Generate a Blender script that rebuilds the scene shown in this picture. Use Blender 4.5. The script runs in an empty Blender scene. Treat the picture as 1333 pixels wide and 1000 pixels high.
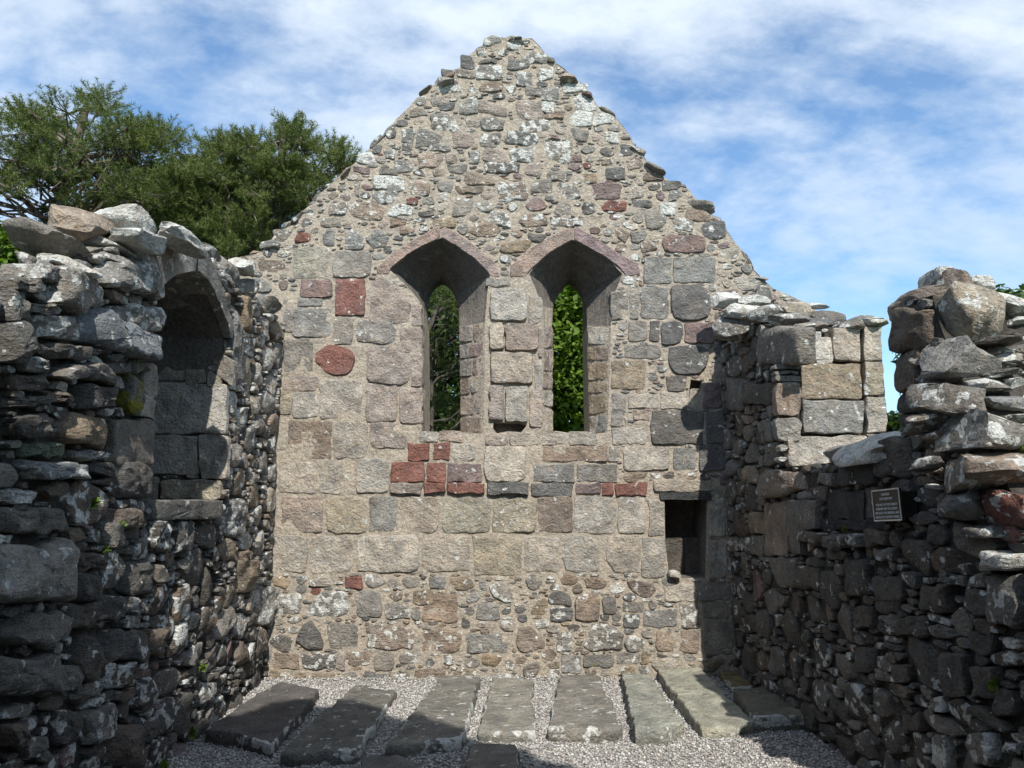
import bpy, bmesh, math, random
import numpy as np
from mathutils import Vector, noise as mn
from mathutils.geometry import delaunay_2d_cdt

SC = bpy.context.scene
COL = SC.collection
R = math.radians
random.seed(7)

# ------------------------------------------------------------------ camera
CAM = np.array((0.0, -7.5, 1.7)); PITCH = R(8.68); FPX = 950.0
cd = bpy.data.cameras.new('camera'); cam = bpy.data.objects.new('camera', cd); COL.objects.link(cam)
cam.location = CAM; cam.rotation_euler = (R(90) + PITCH, 0, 0)
cd.sensor_width = 36; cd.lens = 36 * FPX / 1333; cd.clip_start = 0.05; cd.clip_end = 2000
SC.camera = cam

# ------------------------------------------------------------------ light
SUN_EL, SUN_AZ = R(43.8), R(11.6)          # azimuth measured from -Y towards +X
w = bpy.data.worlds.new('World'); SC.world = w; w.use_nodes = True
nt = w.node_tree; nt.nodes.clear()
def N(nt, t, **k):
    n = nt.nodes.new(t)
    for a, b in k.items():
        if a.startswith('i_'):
            n.inputs[a[2:].replace('_', ' ')].default_value = b
        else: setattr(n, a, b)
    return n
def L(nt, a, b): nt.links.new(a, b)
def ramp(nt, src, stops, interp='LINEAR'):
    r = N(nt, 'ShaderNodeValToRGB'); r.color_ramp.interpolation = interp
    e = r.color_ramp.elements
    while len(e) < len(stops): e.new(0.5)
    for k, (p, c) in enumerate(stops):
        e[k].position = p; e[k].color = (c, c, c, 1) if not isinstance(c, tuple) else (*c[:3], 1)
    L(nt, src, r.inputs['Fac']); return r.outputs['Color']
def mth(nt, op, a, b=None, c=None, clamp=False):
    m = N(nt, 'ShaderNodeMath', operation=op); m.use_clamp = clamp
    for k, v in enumerate((a, b, c)):
        if v is None: continue
        if hasattr(v, 'links'): L(nt, v, m.inputs[k])
        else: m.inputs[k].default_value = v
    return m.outputs[0]
def mixc(nt, f, a, b, blend='MIX'):
    m = N(nt, 'ShaderNodeMix', data_type='RGBA', blend_type=blend)
    for s, v in ((m.inputs[0], f), (m.inputs[6], a), (m.inputs[7], b)):
        if hasattr(v, 'links'): L(nt, v, s)
        else: s.default_value = v if not isinstance(v, tuple) else (*v[:3], 1)
    return m.outputs[2]
def mapr(nt, v, a, b, c, d, clamp=True):
    m = N(nt, 'ShaderNodeMapRange'); m.clamp = clamp
    for s, x in zip(m.inputs[:5], (v, a, b, c, d)):
        if hasattr(x, 'links'): L(nt, x, s)
        else: s.default_value = x
    return m.outputs[0]

sky = N(nt, 'ShaderNodeTexSky', sky_type='NISHITA', sun_disc=False)
sky.sun_elevation = SUN_EL; sky.sun_rotation = R(180) - SUN_AZ
sky.air_density = 1.0; sky.dust_density = 0.6; sky.ozone_density = 2.0
bg = N(nt, 'ShaderNodeBackground'); bg.inputs[1].default_value = 0.15; 
skyc = mixc(nt, 1.0, sky.outputs[0], (0.78, 1.0, 1.10), 'MULTIPLY')
L(nt, skyc, bg.inputs[0])
tc = N(nt, 'ShaderNodeTexCoord'); sep = N(nt, 'ShaderNodeSeparateXYZ'); L(nt, tc.outputs['Generated'], sep.inputs[0])
zz = mth(nt, 'ADD', mth(nt, 'MAXIMUM', sep.outputs[2], 0.0), 0.30)
cmb = N(nt, 'ShaderNodeCombineXYZ')
L(nt, mth(nt, 'DIVIDE', sep.outputs[0], zz), cmb.inputs[0]); L(nt, mth(nt, 'DIVIDE', sep.outputs[1], zz), cmb.inputs[1])
mp = N(nt, 'ShaderNodeMapping'); L(nt, cmb.outputs[0], mp.inputs[0])
mp.inputs['Rotation'].default_value = (0, 0, R(-28)); mp.inputs['Scale'].default_value = (1.25, 1.7, 1); mp.inputs['Location'].default_value = (3.3, 1.15, 0)
c1 = N(nt, 'ShaderNodeTexNoise', i_Scale=1.15, i_Detail=11.0, i_Roughness=0.61, i_Distortion=0.35); L(nt, mp.outputs[0], c1.inputs['Vector'])
c2 = N(nt, 'ShaderNodeTexNoise', i_Scale=5.5, i_Detail=6.0, i_Roughness=0.6); L(nt, mp.outputs[0], c2.inputs['Vector'])
cf = mth(nt, 'ADD', mth(nt, 'MULTIPLY', c1.outputs[0], 0.66), mth(nt, 'MULTIPLY', c2.outputs[0], 0.34))
clf = ramp(nt, cf, [(0.39, 0.05), (0.455, 0.32), (0.52, 0.66), (0.605, 0.97)])
fade = mapr(nt, sep.outputs[2], 0.05, 0.47, 0.15, 1.0)
clf = mth(nt, 'MULTIPLY', clf, fade, clamp=True)
bgc = N(nt, 'ShaderNodeBackground'); bgc.inputs[0].default_value = (0.78, 0.88, 1.0, 1); bgc.inputs[1].default_value = 0.84
mx = N(nt, 'ShaderNodeMixShader'); L(nt, clf, mx.inputs[0]); L(nt, bg.outputs[0], mx.inputs[1]); L(nt, bgc.outputs[0], mx.inputs[2])
wo = N(nt, 'ShaderNodeOutputWorld'); L(nt, mx.outputs[0], wo.inputs[0])

sd = bpy.data.lights.new('sun', 'SUN'); sd.energy = 4.4; sd.angle = R(0.53); sd.color = (1.0, 0.955, 0.88)
sun = bpy.data.objects.new('sun', sd); COL.objects.link(sun)
SUNV = Vector((math.sin(SUN_AZ) * math.cos(SUN_EL), -math.cos(SUN_AZ) * math.cos(SUN_EL), math.sin(SUN_EL)))
sun.rotation_euler = SUNV.to_track_quat('Z', 'Y').to_euler(); sun.location = SUNV * 40
vs = SC.view_settings
vs.view_transform = 'Standard'; vs.look = 'None'; vs.exposure = 0.42; vs.gamma = 1.0; vs.use_curve_mapping = False
SC.render.engine = 'CYCLES'
SC.cycles.max_bounces = 6; SC.cycles.diffuse_bounces = 3; SC.cycles.transparent_max_bounces = 6

# ------------------------------------------------------------------ picture -> place
FW = np.array((0, math.cos(PITCH), math.sin(PITCH))); UPV = np.array((0, -math.sin(PITCH), math.cos(PITCH)))
def ray(px, py): return FW + np.array((1., 0, 0)) * (px - 666.5) / FPX + UPV * (500 - py) / FPX
def hit(px, py, P, n):
    d = ray(px, py); t = np.dot(np.array(P) - CAM, n) / np.dot(d, n); return CAM + d * t
def at_y(px, py, Y): return hit(px, py, (0, Y, 0), np.array((0., 1, 0)))
def at_z(px, py, Z): return hit(px, py, (0, 0, Z), np.array((0., 0, 1)))
def Z(ox, oy, s, *p):                       # read-off coordinates in an enlarged view -> photograph pixels
    return [(ox + x / s, oy + y / s) for x, y in p]

class Panel:
    def __init__(s, O, U, V=(0, 0, 1)):
        s.O = np.array(O, float); s.U = np.array(U, float); s.U /= np.linalg.norm(s.U)
        s.V = np.array(V, float); s.N = np.cross(s.U, s.V)
    def to3(s, u, v, h=0.0): return s.O + s.U * u + s.V * v + s.N * h
    def px(s, x, y, h=0.0):
        p = hit(x, y, s.O + s.N * h, s.N) - s.O; return (float(p @ s.U), float(p @ s.V))
    def pxs(s, pts, h=0.0): return [s.px(x, y, h) for x, y in pts]

# ------------------------------------------------------------------ objects
def link_mesh(name, V, F, mat, parent=None, origin=None, col=None, par=None, smooth=True):
    V = np.asarray(V, float).reshape(-1, 3)
    if origin is None: origin = np.zeros(3)
    me = bpy.data.meshes.new(name); me.from_pydata((V - origin).tolist(), [], F); 
    if smooth:
        me.shade_smooth(); me.set_sharp_from_angle(angle=R(38))
    for nm, a in (('col', col), ('par', par)):
        if a is None: continue
        a = np.asarray(a, float)
        if a.ndim == 1: a = np.tile(a, (len(V), 1))
        at = me.attributes.new(nm, 'FLOAT_COLOR', 'POINT'); at.data.foreach_set('color', a.ravel().astype(np.float32))
    if mat: me.materials.append(mat)
    o = bpy.data.objects.new(name, me); COL.objects.link(o)
    if parent is not None:
        o.parent = parent; o.location = Vector(origin) - WORLDLOC.get(parent.name, Vector((0, 0, 0)))
    else: o.location = origin
    WORLDLOC[o.name] = Vector(origin)
    return o
WORLDLOC = {}
def empty(name, loc, label, cat, group=None):
    o = bpy.data.objects.new(name, None); COL.objects.link(o); o.location = loc; o.empty_display_size = 0.3
    WORLDLOC[o.name] = Vector(loc); tag(o, label, cat, group); return o
def tag(o, label=None, cat=None, group=None, kind=None):
    if label: o['label'] = label
    if cat: o['category'] = cat
    if group: o['group'] = group
    if kind: o['kind'] = kind
class Acc:                                  # joins many small pieces into one mesh
    def __init__(s): s.V = []; s.F = []; s.C = []; s.P = []; s.n = 0
    def add(s, V, F, col, par):
        s.V.append(V); s.F += [tuple(i + s.n for i in f) for f in F]
        s.C.append(np.tile(col, (len(V), 1))); s.P.append(np.tile(par, (len(V), 1))); s.n += len(V)
    def build(s, name, mat, parent):
        if not s.n: return None
        return link_mesh(name, np.concatenate(s.V), s.F, mat, parent, None, np.concatenate(s.C), np.concatenate(s.P))

# ------------------------------------------------------------------ materials
def newmat(name):
    m = bpy.data.materials.new(name); m.use_nodes = True; m.node_tree.nodes.clear(); return m, m.node_tree
def noise(nt, vec, scale, detail=4, rough=.55, dist=0.0):
    n = N(nt, 'ShaderNodeTexNoise', i_Scale=scale, i_Detail=float(detail), i_Roughness=rough, i_Distortion=dist); L(nt, vec, n.inputs['Vector']); return n.outputs[0]
def finish(nt, colr, bumpsrc, bstr=.7, bdist=.012, rough=.9, spec=.25):
    b = N(nt, 'ShaderNodeBump'); b.inputs['Strength'].default_value = bstr; b.inputs['Distance'].default_value = bdist; L(nt, bumpsrc, b.inputs['Height'])
    p = N(nt, 'ShaderNodeBsdfPrincipled'); 
    if hasattr(rough, 'links'): L(nt, rough, p.inputs['Roughness'])
    else: p.inputs['Roughness'].default_value = rough
    p.inputs['Specular IOR Level'].default_value = spec
    if hasattr(colr, 'links'): L(nt, colr, p.inputs['Base Color'])
    else: p.inputs['Base Color'].default_value = (*colr, 1)
    L(nt, b.outputs[0], p.inputs['Normal'])
    o = N(nt, 'ShaderNodeOutputMaterial'); L(nt, p.outputs[0], o.inputs[0]); return p

def stone_material():
    m, nt = newmat('weathered_stone')
    ac = N(nt, 'ShaderNodeAttribute', attribute_name='col'); ap = N(nt, 'ShaderNodeAttribute', attribute_name='par')
    sp = N(nt, 'ShaderNodeSeparateColor'); L(nt, ap.outputs['Color'], sp.inputs[0])
    lich = ac.outputs['Alpha']; moss = sp.outputs[0]; lam = sp.outputs[1]; off = sp.outputs[2]
    g = N(nt, 'ShaderNodeNewGeometry')
    cb = N(nt, 'ShaderNodeCombineXYZ')
    for k, f in enumerate((37., 91., 53.)): L(nt, mth(nt, 'MULTIPLY', off, f), cb.inputs[k])
    va = N(nt, 'ShaderNodeVectorMath', operation='ADD'); L(nt, g.outputs['Position'], va.inputs[0]); L(nt, cb.outputs[0], va.inputs[1]); P = va.outputs[0]
    n1 = noise(nt, P, 6, 6, .62, .4); n2 = noise(nt, P, 48, 5, .65); n3 = noise(nt, P, 160, 3, .6); n4 = noise(nt, P, 2.6, 5, .6, .6); n5 = noise(nt, P, 17, 5, .62, .3)
    base = mixc(nt, 1.0, ac.outputs['Color'], mapr(nt, n1, .28, .72, .62, 1.36), 'MULTIPLY')
    base = mixc(nt, 1.0, base, mapr(nt, n2, .3, .7, .72, 1.26), 'MULTIPLY')
    base = mixc(nt, mapr(nt, n5, .45, .7, 0, .55), base, mixc(nt, 1.0, base, (1.16, .98, .80), 'MULTIPLY'))
    base = mixc(nt, mapr(nt, n4, .55, .75, 0, .6), base, mixc(nt, 1.0, base, (.58, .60, .64), 'MULTIPLY'))
    n6 = noise(nt, g.outputs['Position'], 3.6, 7, .68, .8)
    base = mixc(nt, mapr(nt, n6, .47, .64, 0, .55), base, mixc(nt, .5, mixc(nt, 1.0, base, (.62, .66, .70), 'MULTIPLY'), (.17, .168, .16)))
    base = mixc(nt, mapr(nt, n6, .47, .33, 0, .30), base, mixc(nt, 1.0, base, (1.32, 1.27, 1.2), 'MULTIPLY'))
    # speckle of pale and dark grains
    base = mixc(nt, mapr(nt, n3, .62, .78, 0, .45), base, mixc(nt, 1.0, base, (1.7, 1.68, 1.6), 'MULTIPLY'))
    base = mixc(nt, mapr(nt, n3, .40, .26, 0, .5), base, mixc(nt, 1.0, base, (.4, .4, .4), 'MULTIPLY'))
    # white crustose lichen: ragged patches and round spots
    ln = noise(nt, P, 12.5, 4, .55, .12)
    thr = mapr(nt, lich, 0, 1, .70, .40)
    lf = mth(nt, 'MULTIPLY', mth(nt, 'SUBTRACT', ln, thr), 22.0, clamp=True)
    vo = N(nt, 'ShaderNodeTexVoronoi', i_Scale=13.0); 
    wv = N(nt, 'ShaderNodeVectorMath', operation='ADD'); sc_ = N(nt, 'ShaderNodeVectorMath', operation='SCALE')
    nn = N(nt, 'ShaderNodeTexNoise', i_Scale=40.0, i_Detail=2.0); L(nt, P, nn.inputs['Vector']); L(nt, nn.outputs['Color'], sc_.inputs[0]); sc_.inputs['Scale'].default_value = .018
    L(nt, P, wv.inputs[0]); L(nt, sc_.outputs[0], wv.inputs[1]); L(nt, wv.outputs[0], vo.inputs['Vector'])
    vs_ = N(nt, 'ShaderNodeSeparateColor'); L(nt, vo.outputs['Color'], vs_.inputs[0])
    rad = mth(nt, 'MULTIPLY', mth(nt, 'SUBTRACT', vs_.outputs[0], mapr(nt, lich, 0, .8, .90, .40)), 0.95)
    sf = mth(nt, 'MULTIPLY', mth(nt, 'SUBTRACT', rad, vo.outputs['Distance']), 14.0, clamp=True)
    lf = mth(nt, 'MAXIMUM', lf, sf)
    lcol = mixc(nt, mapr(nt, n2, .35, .65, 0, 1), (.40, .41, .38), (.78, .78, .74))
    base = mixc(nt, mth(nt, 'MULTIPLY', lf, .93), base, lcol)
    mf = mth(nt, 'MULTIPLY', mth(nt, 'SUBTRACT', noise(nt, P, 8.5, 5, .62), mapr(nt, moss, 0, 1, .82, .34)), 12.0, clamp=True)
    base = mixc(nt, mf, base, mixc(nt, n2, (.10, .12, .015), (.30, .27, .05)))
    # relief
    vz = N(nt, 'ShaderNodeVectorMath', operation='MULTIPLY'); L(nt, P, vz.inputs[0]); vz.inputs[1].default_value = (11, 11, 55)
    lamn = mth(nt, 'MULTIPLY', noise(nt, vz.outputs[0], 1.0, 4, .6), lam)
    pv = N(nt, 'ShaderNodeTexVoronoi', i_Scale=55.0); L(nt, P, pv.inputs['Vector'])
    pit = mth(nt, 'MULTIPLY', mth(nt, 'MINIMUM', pv.outputs['Distance'], .35), .9)
    h = mth(nt, 'ADD', mth(nt, 'MULTIPLY', n1, 1.6), mth(nt, 'MULTIPLY', n5, 1.1))
    h = mth(nt, 'ADD', h, mth(nt, 'MULTIPLY', n2, .75)); h = mth(nt, 'ADD', h, mth(nt, 'MULTIPLY', n3, .22))
    h = mth(nt, 'ADD', h, mth(nt, 'MULTIPLY', lamn, .42)); h = mth(nt, 'ADD', h, mth(nt, 'MULTIPLY', pit, .5)); h = mth(nt, 'ADD', h, mth(nt, 'MULTIPLY', lf, .1))
    finish(nt, base, h, 1.0, .032, .92, .18)
    return m
M_STONE = stone_material()

def mortar_material(name, c1, c2, c3):
    m, nt = newmat(name); g = N(nt, 'ShaderNodeNewGeometry'); P = g.outputs['Position']
    n1 = noise(nt, P, 2.2, 6, .62, .5); n2 = noise(nt, P, 34, 6, .7); n3 = noise(nt, P, 120, 3, .6); n4 = noise(nt, P, 9, 6, .65, .4)
    base = mixc(nt, mapr(nt, n1, .38, .62, 0, 1), c1, c2)
    base = mixc(nt, mapr(nt, n4, .54, .7, 0, .85), base, c3)
    base = mixc(nt, 1.0, base, mapr(nt, n2, .3, .7, .62, 1.35), 'MULTIPLY')
    base = mixc(nt, mapr(nt, n3, .58, .75, 0, .5), base, mixc(nt, 1.0, base, (1.8, 1.75, 1.7), 'MULTIPLY'))
    base = mixc(nt, mapr(nt, n3, .42, .28, 0, .6), base, mixc(nt, 1.0, base, (.38, .38, .38), 'MULTIPLY'))
    h = mth(nt, 'ADD', mth(nt, 'MULTIPLY', n4, 1.6), mth(nt, 'MULTIPLY', n2, 1.3)); h = mth(nt, 'ADD', h, mth(nt, 'MULTIPLY', n3, .35))
    finish(nt, base, h, .9, .022, .95, .1); return m
M_MORTAR = mortar_material('lime_mortar', (.42, .362, .288), (.375, .332, .275), (.265, .240, .208))
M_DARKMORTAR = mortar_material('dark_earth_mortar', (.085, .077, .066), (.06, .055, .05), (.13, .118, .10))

M_SOFFIT = mortar_material('soot_shade_stone', (.19, .168, .145), (.14, .128, .115), (.25, .22, .19))  # soot plus the shade of the recesses, painted into the stone colour
def leaf_material(name, ca, cb, trans, scale=1.2):
    m, nt = newmat(name); g = N(nt, 'ShaderNodeNewGeometry')
    n1 = noise(nt, g.outputs['Position'], scale, 3)
    f = mth(nt, 'ADD', mth(nt, 'MULTIPLY', g.outputs['Random Per Island'], .6), mth(nt, 'MULTIPLY', mth(nt, 'SUBTRACT', n1, .3), 1.0), clamp=True)
    c = mixc(nt, f, ca, cb)
    p = N(nt, 'ShaderNodeBsdfPrincipled'); L(nt, c, p.inputs['Base Color']); p.inputs['Roughness'].default_value = .55; p.inputs['Specular IOR Level'].default_value = .25
    t = N(nt, 'ShaderNodeBsdfTranslucent'); L(nt, mixc(nt, 1.0, c, (1.2, 1.35, .5), 'MULTIPLY'), t.inputs[0])
    mx = N(nt, 'ShaderNodeMixShader'); mx.inputs[0].default_value = trans; L(nt, p.outputs[0], mx.inputs[1]); L(nt, t.outputs[0], mx.inputs[2])
    o = N(nt, 'ShaderNodeOutputMaterial'); L(nt, mx.outputs[0], o.inputs[0]); return m
M_NEEDLE = leaf_material('pine_needles', (.05, .082, .024), (.165, .195, .055), .22)
M_NEEDLE_D = leaf_material('dark_pine_needles', (.05, .085, .025), (.13, .17, .045), .2)
M_LEAF = leaf_material('sycamore_leaves', (.06, .125, .018), (.18, .27, .036), .40)
M_LEAF_D = leaf_material('dark_leaves', (.028, .06, .014), (.07, .115, .025), .25)
M_WEED = leaf_material('weed_leaves', (.07, .12, .018), (.15, .22, .04), .3)
def bark_material(name, c1, c2):
    m, nt = newmat(name); g = N(nt, 'ShaderNodeNewGeometry')
    v = N(nt, 'ShaderNodeVectorMath', operation='MULTIPLY'); L(nt, g.outputs['Position'], v.inputs[0]); v.inputs[1].default_value = (14, 14, 4)
    n1 = noise(nt, v.outputs[0], 1.0, 5, .65); n2 = noise(nt, g.outputs['Position'], 40, 4)
    finish(nt, mixc(nt, mapr(nt, n1, .35, .65, 0, 1), c1, c2), mth(nt, 'ADD', n1, mth(nt, 'MULTIPLY', n2, .3)), 1.0, .03); return m
M_BARK = bark_material('pine_bark', (.07, .058, .048), (.20, .165, .135))
M_BARKG = bark_material('grey_bark', (.05, .045, .04), (.13, .12, .10))

def gravel_material():
    m, nt = newmat('gravel_stones'); a = N(nt, 'ShaderNodeAttribute', attribute_name='col'); g = N(nt, 'ShaderNodeNewGeometry')
    n2 = noise(nt, g.outputs['Position'], 150, 3)
    finish(nt, mixc(nt, 1.0, a.outputs['Color'], mapr(nt, n2, .3, .7, .75, 1.2), 'MULTIPLY'), n2, .4, .004, .8); return m
M_GRAVEL = gravel_material()
def gravelbed_material():
    m, nt = newmat('gravel_bed'); g = N(nt, 'ShaderNodeNewGeometry'); P = g.outputs['Position']
    v = N(nt, 'ShaderNodeTexVoronoi', i_Scale=60.0); L(nt, P, v.inputs['Vector'])
    s = N(nt, 'ShaderNodeSeparateColor'); L(nt, v.outputs['Color'], s.inputs[0])
    c = ramp(nt, s.outputs[0], [(0, (.20, .18, .17)), (.5, (.34, .31, .29)), (1, (.52, .49, .46))])
    c = mixc(nt, mapr(nt, v.outputs['Distance'], .3, .7, 0, .7), c, (.10, .09, .085))
    finish(nt, c, mth(nt, 'MULTIPLY', v.outputs['Distance'], -1.0), .8, .012); return m
M_BED = gravelbed_material()
def grass_material():
    m, nt = newmat('rough_grass'); g = N(nt, 'ShaderNodeNewGeometry'); n1 = noise(nt, g.outputs['Position'], .6, 6, .7); n2 = noise(nt, g.outputs['Position'], 25, 4)
    finish(nt, mixc(nt, n1, (.035, .06, .014), (.09, .12, .03)), n2, 1.0, .06); return m
M_GRASS = grass_material()
def plain(name, c, rough=.5, metal=0.0):
    m, nt = newmat(name); g = N(nt, 'ShaderNodeNewGeometry'); n1 = noise(nt, g.outputs['Position'], 60, 4)
    p = finish(nt, mixc(nt, 1.0, c, mapr(nt, n1, .3, .7, .8, 1.15), 'MULTIPLY'), n1, .15, .002, rough); p.inputs['Metallic'].default_value = metal; return m

# ------------------------------------------------------------------ stone palette (albedo)
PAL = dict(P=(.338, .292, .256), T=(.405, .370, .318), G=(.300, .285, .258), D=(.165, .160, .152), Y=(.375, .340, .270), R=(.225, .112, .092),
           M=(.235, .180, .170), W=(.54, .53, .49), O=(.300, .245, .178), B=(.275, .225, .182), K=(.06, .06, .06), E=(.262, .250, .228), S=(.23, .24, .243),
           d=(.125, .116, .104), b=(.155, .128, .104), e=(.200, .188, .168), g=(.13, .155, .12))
def colour(c, rng, var=.14):
    a = np.array(PAL[c]) if isinstance(c, str) else np.array(c)
    k = 1 + rng.uniform(-var, var); t = rng.uniform(-.04, .04)
    return np.clip(a * k * np.array((1 + t, 1, 1 - t)), 0, .8)

# ------------------------------------------------------------------ stone shapes
def fnoise(p, f, sd): return mn.noise(Vector((p[0] * f + sd, p[1] * f - sd * 1.7, p[2] * f + sd * .6)))
def round_poly(pts, rr, rng, jit, seg):
    """corner polygon -> rounded, slightly uneven outline"""
    n = len(pts); out = []
    P = [np.array(p) for p in pts]
    ml = min(np.linalg.norm(P[(i + 1) % n] - P[i]) for i in range(n))
    per = sum(np.linalg.norm(P[(i + 1) % n] - P[i]) for i in range(n))
    for i in range(n):
        a, b, c = P[i - 1], P[i], P[(i + 1) % n]
        la, lc = np.linalg.norm(a - b), np.linalg.norm(c - b)
        r = rr * ml * rng.uniform(.5, 1.4); ra, rc = min(r, la * .45), min(r, lc * .45)
        p0 = b + (a - b) / la * ra; p1 = b + (c - b) / lc * rc
        for t in (0, .5, 1): out.append((1 - t) ** 2 * p0 + 2 * t * (1 - t) * b + t * t * p1)
        ln = lc - 2 * rc; k = max(0, int(round(seg * ln / per)) - 1)
        q1 = c + (b - c) / lc * min(r, lc * .45)
        for j in range(1, k + 1): out.append(p1 + (q1 - p1) * j / (k + 1))
    sd = rng.uniform(0, 100)
    return [p + jit * np.array((mn.noise(Vector((p[0] * 9, p[1] * 9, sd))), mn.noise(Vector((p[0] * 9, p[1] * 9, sd + 50))))) for p in out]
PROFILES = {
    'ashlar': ((1.0, -1), (1.0, .15), (.985, .70), (.955, .95), (.88, 1.0), (.66, 1.0), (.36, 1.0)),
    'rubble': ((1.0, -1), (1.0, .25), (.975, .70), (.90, .95), (.68, 1.02), (.36, 1.04)),
    'crag': ((1.0, -1), (1.0, .12), (.99, .42), (.965, .68), (.92, .85), (.85, .95), (.74, 1.0), (.60, 1.02), (.45, 1.04), (.30, 1.04), (.15, 1.04)),
    'small': ((1.0, -1), (1.0, .45), (.92, .95), (.5, 1.0)),
}
def stone_geo(pan, cu, cv, pts, proud, back, prof, rng, amp=.01, tilt=.1, freq=None, cut=0):
    n = len(pts); rings = PROFILES[prof]; sd = rng.uniform(0, 200)
    P = np.array(pts); size = max(.02, float(np.ptp(P[:, 0]) + np.ptp(P[:, 1])) / 2)
    tu, tv = rng.uniform(-tilt, tilt), rng.uniform(-tilt, tilt)
    freq = freq or min(26, 1.5 / size + 2.0)
    cuts = []
    for _ in range(cut):
        a = rng.uniform(0, 2 * math.pi); cuts.append((math.cos(a), math.sin(a), rng.uniform(.12, .42), rng.uniform(.3, .9)))
    V = []
    for s, hh in rings:
        for (u, v) in pts:
            uu, vv = u * s, v * s
            if hh < 0: h = -back; V.append(pan.to3(cu + uu, cv + vv, h)); continue
            h = hh * proud + (tu * uu + tv * vv) * min(1, hh * 1.2)
            for (ca, sa, d, k) in cuts: 
                o = (ca * uu + sa * vv) / size - d
                if o > 0: h -= o * size * k * .7
            p = (cu + uu, cv + vv, h)
            q = fnoise(p, freq, sd) + .55 * fnoise(p, freq * 2.3, sd + 9) + .35 * fnoise(p, freq * 5, sd + 5)
            h += q * amp * (0.35 + hh * .65); h = max(h, -back * .5)
            e = amp * .5 * fnoise(p, freq * 2, sd + 31)
            V.append(pan.to3(cu + uu + e * math.copysign(1, uu), cv + vv + e * .7 * math.copysign(1, vv), h))
    V.append(pan.to3(cu, cv, proud * 1.0 + amp * fnoise((cu, cv, 0), freq, sd)))
    F = []
    for r in range(len(rings) - 1):
        a, b = r * n, (r + 1) * n
        for i in range(n):
            j = (i + 1) % n; F.append((a + i, a + j, b + j, b + i))
    a = (len(rings) - 1) * n; c = len(V) - 1
    for i in range(n): F.append((a + i, a + (i + 1) % n, c))
    return np.array(V), F

ICO = {}
def ico(k):
    if k not in ICO:
        bm = bmesh.new(); bmesh.ops.create_icosphere(bm, subdivisions=k, radius=1)
        ICO[k] = (np.array([v.co[:] for v in bm.verts]), [tuple(v.index for v in f.verts) for f in bm.faces]); bm.free()
    return ICO[k]
def boulder_geo(c, dims, rot, rng, sub=3, box=.55, amp=.06, ncut=9):
    V, F = ico(sub); V = V.copy()
    V = np.sign(V) * np.abs(V) ** box; V /= np.abs(V).max()
    for _ in range(ncut):
        d = rng.normal(size=3); d /= np.linalg.norm(d); k = rng.uniform(.62, .92)
        o = V @ d - k; V -= np.outer(np.maximum(o, 0), d) * .92
    sd = rng.uniform(0, 300)
    dn = np.array([fnoise(p, 1.3, sd) + .5 * fnoise(p, 3.0, sd + 3) + .38 * abs(fnoise(p, 6.5, sd + 6)) + .2 * fnoise(p, 14, sd + 8) for p in V])
    V *= (1 + amp * 1.8 * dn)[:, None]
    V *= np.array(dims) / 2
    from mathutils import Euler
    Rm = np.array(Euler(rot).to_matrix()); V = V @ Rm.T + np.array(c)
    return V, F

def inpoly(U, V, poly):
    ins = np.zeros(U.shape, bool); n = len(poly)
    for i in range(n):
        (x0, y0), (x1, y1) = poly[i], poly[(i + 1) % n]
        if y0 == y1: continue
        c = ((y0 > V) != (y1 > V)) & (U < (x1 - x0) * (V - y0) / (y1 - y0) + x0); ins ^= c
    return ins

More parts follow.
